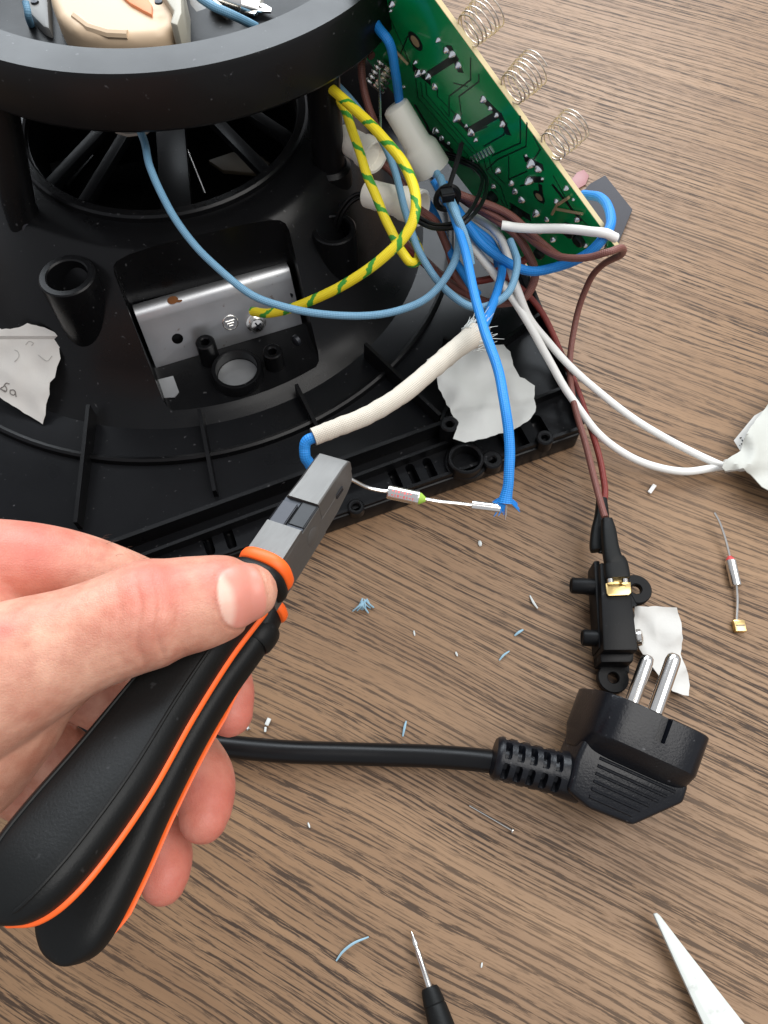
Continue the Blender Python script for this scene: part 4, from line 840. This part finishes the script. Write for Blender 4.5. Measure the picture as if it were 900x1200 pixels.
def guard(c0, t, hw, ht, th, mat, name, shift_=(0, 0)):
    s = (jw-t*jw.dot(t)).normalized(); nn = s.cross(t); c0 = c0+s*shift_[0]+nn*shift_[1]
    f = lambda k_, o: [c0+t*o+s*hw*k_*math.copysign(abs(math.cos(a))**.8, math.cos(a))+nn*ht*k_*math.copysign(abs(math.sin(a))**.8, math.sin(a)) for a in [2*PI*j/32 for j in range(32)]]
    CT.part(name, loft([f(.9, -th/2), f(.97, -th*.35), f(1, 0), f(.97, th*.35), f(.9, th/2)]), mat, smooth=60)
tU = (dep(306, 672, 188)-dep(286, 699, 184)).normalized()
def jguard(s0, hw, ht, yc, xc, th, mat, name):
    f = lambda k_, o: [J(s0+o, xc+hw*k_*math.copysign(abs(math.cos(a))**.75, math.cos(a)), yc+ht*k_*math.copysign(abs(math.sin(a))**.75, math.sin(a))) for a in [2*PI*j/40 for j in range(40)]]
    CT.part(name, loft([f(.9, -th/2), f(.97, -th*.35), f(1, 0), f(.97, th*.35), f(.9, th/2)]), mat, smooth=60)
jguard(-2.0, 6.9, 6.6, 4.6, 0.3, 3.2, M['orange'], 'orange_collar'); jguard(-5.2, 7.2, 6.8, 4.8, 0.2, 3.0, M['rubber'], 'grip_flange')
guard(dep(317, 712, 198), tU, 4.8, 5.0, 2.4, M['orange'], 'orange_collar'); guard(dep(299, 741, 196.5), tU, 6.0, 5.2, 6, M['rubber'], 'grip_flange')

# ------------------------------------------------------------------ the hand
def capsule_chain(pts):
    """pts: (px,py,Z,r) ; one lofted tube with hemispherical ends"""
    q = cat([tuple(dep(x, y, Z))+(r,) for x, y, Z, r in pts], 6)
    P = [Vector(v[:3]) for v in q]; R = [v[3] for v in q]
    d0 = (P[0]-P[1]).normalized(); d1 = (P[-1]-P[-2]).normalized(); pre, prer, post, postr = [], [], [], []
    for a in (0.15, 0.45, 0.75, 0.95): pre.append(P[0]+d0*R[0]*math.cos(a*PI/2)); prer.append(max(.2, R[0]*math.sin(a*PI/2)))
    for a in (0.95, 0.75, 0.45, 0.15): post.append(P[-1]+d1*R[-1]*math.cos(a*PI/2)); postr.append(max(.2, R[-1]*math.sin(a*PI/2)))
    return tube(pre+P+post, prer+R+postr, 24)[:2]
def ellipsoid(c0, ax, r):
    bm = bmesh.new(); bmesh.ops.create_icosphere(bm, subdivisions=3, radius=1)
    for v in bm.verts: v.co = ax[0]*v.co.x*r[0]+ax[1]*v.co.y*r[1]+ax[2]*v.co.z*r[2]
    return frombm(bm, c0)
TH = [(291, 694, 171, 6.6), (272, 697, 170, 9.0), (235, 706, 168.5, 10.4), (205, 712, 167, 10.9), (176, 719, 165, 11.9), (140, 733, 163, 11.4), (95, 750, 161, 11.6), (45, 770, 159, 13.2), (-15, 797, 157, 15.5), (-90, 830, 157, 19)]
fing = [TH,
        [(-140, 690, 172, 14), (-60, 672, 178, 13.0), (30, 662, 184, 10.5), (110, 676, 191, 9.6), (190, 712, 199, 9.3), (244, 765, 206, 8.6), (265, 806, 205, 7.4), (269, 836, 202, 6.2)],
        [(-140, 750, 180, 14), (-30, 760, 190, 11), (70, 790, 202, 10), (160, 838, 213, 9.4), (214, 880, 215, 9.0), (240, 912, 208, 8.0), (240, 946, 200, 7.2), (238, 960, 197, 6.2)],
        [(-140, 820, 186, 14), (-50, 830, 194, 11), (40, 870, 204, 9.6), (120, 930, 213, 8.8), (168, 968, 213, 8.2), (192, 995, 206, 7.3), (193, 1022, 199, 6.6), (191, 1034, 197, 5.8)],
        [(-140, 890, 190, 13), (-60, 905, 196, 10), (0, 915, 204, 8.2), (60, 950, 211, 7.2), (100, 985, 208, 6.4), (118, 1010, 201, 5.6)]]
parts = [capsule_chain(f) for f in fing]
# thenar, palm and back of the hand run off to the left
parts.append(capsule_chain([(70, 765, 163, 11.5), (20, 800, 164, 14), (-20, 845, 166, 16), (-70, 890, 172, 18), (-140, 920, 180, 18)]))
parts.append(capsule_chain([(-70, 760, 172, 20), (-130, 790, 178, 26), (-260, 800, 185, 27), (-520, 800, 196, 26)]))
parts.append(capsule_chain([(-90, 700, 180, 15), (-130, 760, 186, 17), (-130, 860, 190, 17)]))
hm = link('tmp_hand', mesh('tmp_hand', join(*parts), None, 0))
md = hm.modifiers.new('r', 'REMESH'); md.mode = 'VOXEL'; md.voxel_size = 0.55*MM
md = hm.modifiers.new('s', 'SMOOTH'); md.factor = 0.5; md.iterations = 14
bpy.context.view_layer.update(); hme = evaluated(hm, 'hand'); bpy.data.objects.remove(hm)
HV = np.zeros(len(hme.vertices)*3); hme.vertices.foreach_get('co', HV); HV = HV.reshape(-1, 3)/MM
HN = np.zeros(len(hme.vertices)*3); hme.vertex_normals.foreach_get('vector', HN); HN = HN.reshape(-1, 3)
def vv(v): return np.array(tuple(v))
# thumb frame
th_a = (dep(285, 694, 171)-dep(215, 709, 168)).normalized(); n_c = dep(285, 695, 170.5); dors = (CAMP-n_c); dors = (dors-th_a*dors.dot(th_a)).normalized(); th_w = th_a.cross(dors)
dors = (dors+th_w*(0.10)).normalized(); dors = (dors-th_a*dors.dot(th_a)).normalized(); th_w = th_a.cross(dors)
loc = HV-vv(n_c); la, lw, ld = loc@vv(th_a), loc@vv(th_w), loc@vv(dors)
up_ = HN@vv(dors)
NLEN, NWID = 5.4, 7.0
ex = np.where(la > -1, la+0.0, la*1.0)
e_ = np.sqrt(np.clip((np.abs(ex+0.6)/NLEN)**2.6+(np.abs(lw)/NWID)**2.6, 0, 99))
near = (np.abs(la) < 16) & (np.abs(lw) < 14) & (ld > 0) & (up_ > -0.1)
nail = np.where(near, np.clip((1.0-e_)/0.13, 0, 1), 0)
groove = np.where(near & (la < 5), np.exp(-((e_-1.06)/0.07)**2), 0)
disp = nail*0.12-groove*0.26
# thumb knuckle creases
kc = dep(178, 719, 165); kl = HV-vv(kc); ka, kw = kl@vv(th_a), kl@vv(th_w)
kmask = np.exp(-(ka/5.5)**2)*np.clip(up_, 0, 1)**2*(np.linalg.norm(kl, axis=1) < 22)
disp += kmask*(-0.46*np.abs(np.sin(ka*0.80+0.12*kw+0.45*np.sin(kw*.5)))**8 + 0.22)
HV2 = HV+HN*disp[:, None]
hme.vertices.foreach_set('co', (HV2*MM).ravel())
HB = Vector((-60, 90, 60)); 
hme.transform(Matrix.Translation(-HB*MM))
att = hme.attributes.new('nail', 'FLOAT', 'POINT'); att.data.foreach_set('value', nail.astype(np.float32))
lun = np.where(near, nail*np.clip((-1.6-la-0.05*lw*lw)/1.6, 0, 1), 0)
att = hme.attributes.new('lunula', 'FLOAT', 'POINT'); att.data.foreach_set('value', lun.astype(np.float32))
# flushed areas: fingertips and knuckle
red = np.zeros(len(HV))
for x, y, Z, r in ((279, 834, 202, 15), (249, 950, 200, 17), (202, 1025, 199, 15), (178, 690, 158, 9), (255, 670, 160, 6), (30, 640, 178, 14), (2, 740, 148, 3)):
    dd = np.linalg.norm(HV-vv(dep(x, y, Z)), axis=1); red = np.maximum(red, np.exp(-(dd/r)**2))
att = hme.attributes.new('flush', 'FLOAT', 'POINT'); att.data.foreach_set('value', red.astype(np.float32))
def skin():
    t = NT('skin'); p = t.gen()
    a1 = t.n('ShaderNodeAttribute', attribute_name='nail').outputs['Fac']; a2 = t.n('ShaderNodeAttribute', attribute_name='lunula').outputs['Fac']; a3 = t.n('ShaderNodeAttribute', attribute_name='flush').outputs['Fac']
    n1 = t.noise(p, 110, 4, 0.6); n2 = t.noise(p, 420, 3, 0.6)
    col = t.mix(t.ramp(n1, [(0.36, 0), (0.64, 1)]), lin(186, 126, 104), lin(212, 160, 136))
    col = t.mix(t.math('MULTIPLY', t.ramp(n2, [(0.5, 0), (0.75, 1)]), 0.25), col, lin(172, 98, 82))
    col = t.mix(t.math('MULTIPLY', a3, 0.75), col, lin(196, 98, 86))
    nc = t.mix(a2, lin(206, 134, 118), lin(222, 178, 160)); col = t.mix(a1, col, nc)
    t.set(col=col, spec=0.45, sss=0.16); t.bs.inputs['Subsurface Radius'].default_value = (1.0, 0.35, 0.2); t.bs.inputs['Subsurface Scale'].default_value = 1.6*MM
    t.l(t.math('SUBTRACT', t.math('MULTIPLY_ADD', n2, 0.12, 0.42), t.math('MULTIPLY', a1, 0.12)), t.bs.inputs['Roughness'])
    v = t.n('ShaderNodeTexVoronoi', feature='DISTANCE_TO_EDGE'); v.inputs['Scale'].default_value = 1500; t.l(t.mix(0.35, p, t.n('ShaderNodeTexNoise').outputs['Color'], 'MIX') if False else p, v.inputs['Vector'])
    h = t.math('ADD', t.math('MULTIPLY', t.math('MINIMUM', v.outputs['Distance'], 0.25), 1.6), t.math('MULTIPLY', n2, 1.0)); h = t.math('MULTIPLY', h, t.math('SUBTRACT', 1.0, t.math('MULTIPLY', a1, 0.9)))
    t.bump(h, 0.32, 0.22); return t.m
M['skin'] = skin()
hme.materials.clear(); hme.materials.append(M['skin']); hme.shade_smooth()
hrs = []; hc = vv(dep(150, 640, 186)); idx = [i for i in np.where((np.linalg.norm(HV2-hc, axis=1) < 13) & (HN[:, 2] > 0.15))[0]]
rng.shuffle(idx)
for i in idx[:12]:
    p0 = Vector(HV2[i]); n0 = Vector(HN[i]); d0 = (Vector((0.75, -0.1, 0.1))+n0*0.75+Vector((rng.uniform(-.3, .3), rng.uniform(-.3, .3), 0))).normalized(); l0 = rng.uniform(1.4, 2.4)
    hrs.append(tube([p0-n0*.2, p0+d0*l0*.5, p0+d0*l0+Vector((l0*.25, -l0*.1, -l0*.15))], [0.035, 0.03, 0.012], 4))
hand = link('hand', hme, None, HB); tag(hand, 'bare hand gripping the cutters with the thumb laid on top', 'hand')
ho = link('hair', mesh('hair', shift(join(*hrs), HB), plain('fine_hair', lin(88, 62, 48), 0.5, 0, 300, 0)), hand); ho['kind'] = 'stuff'
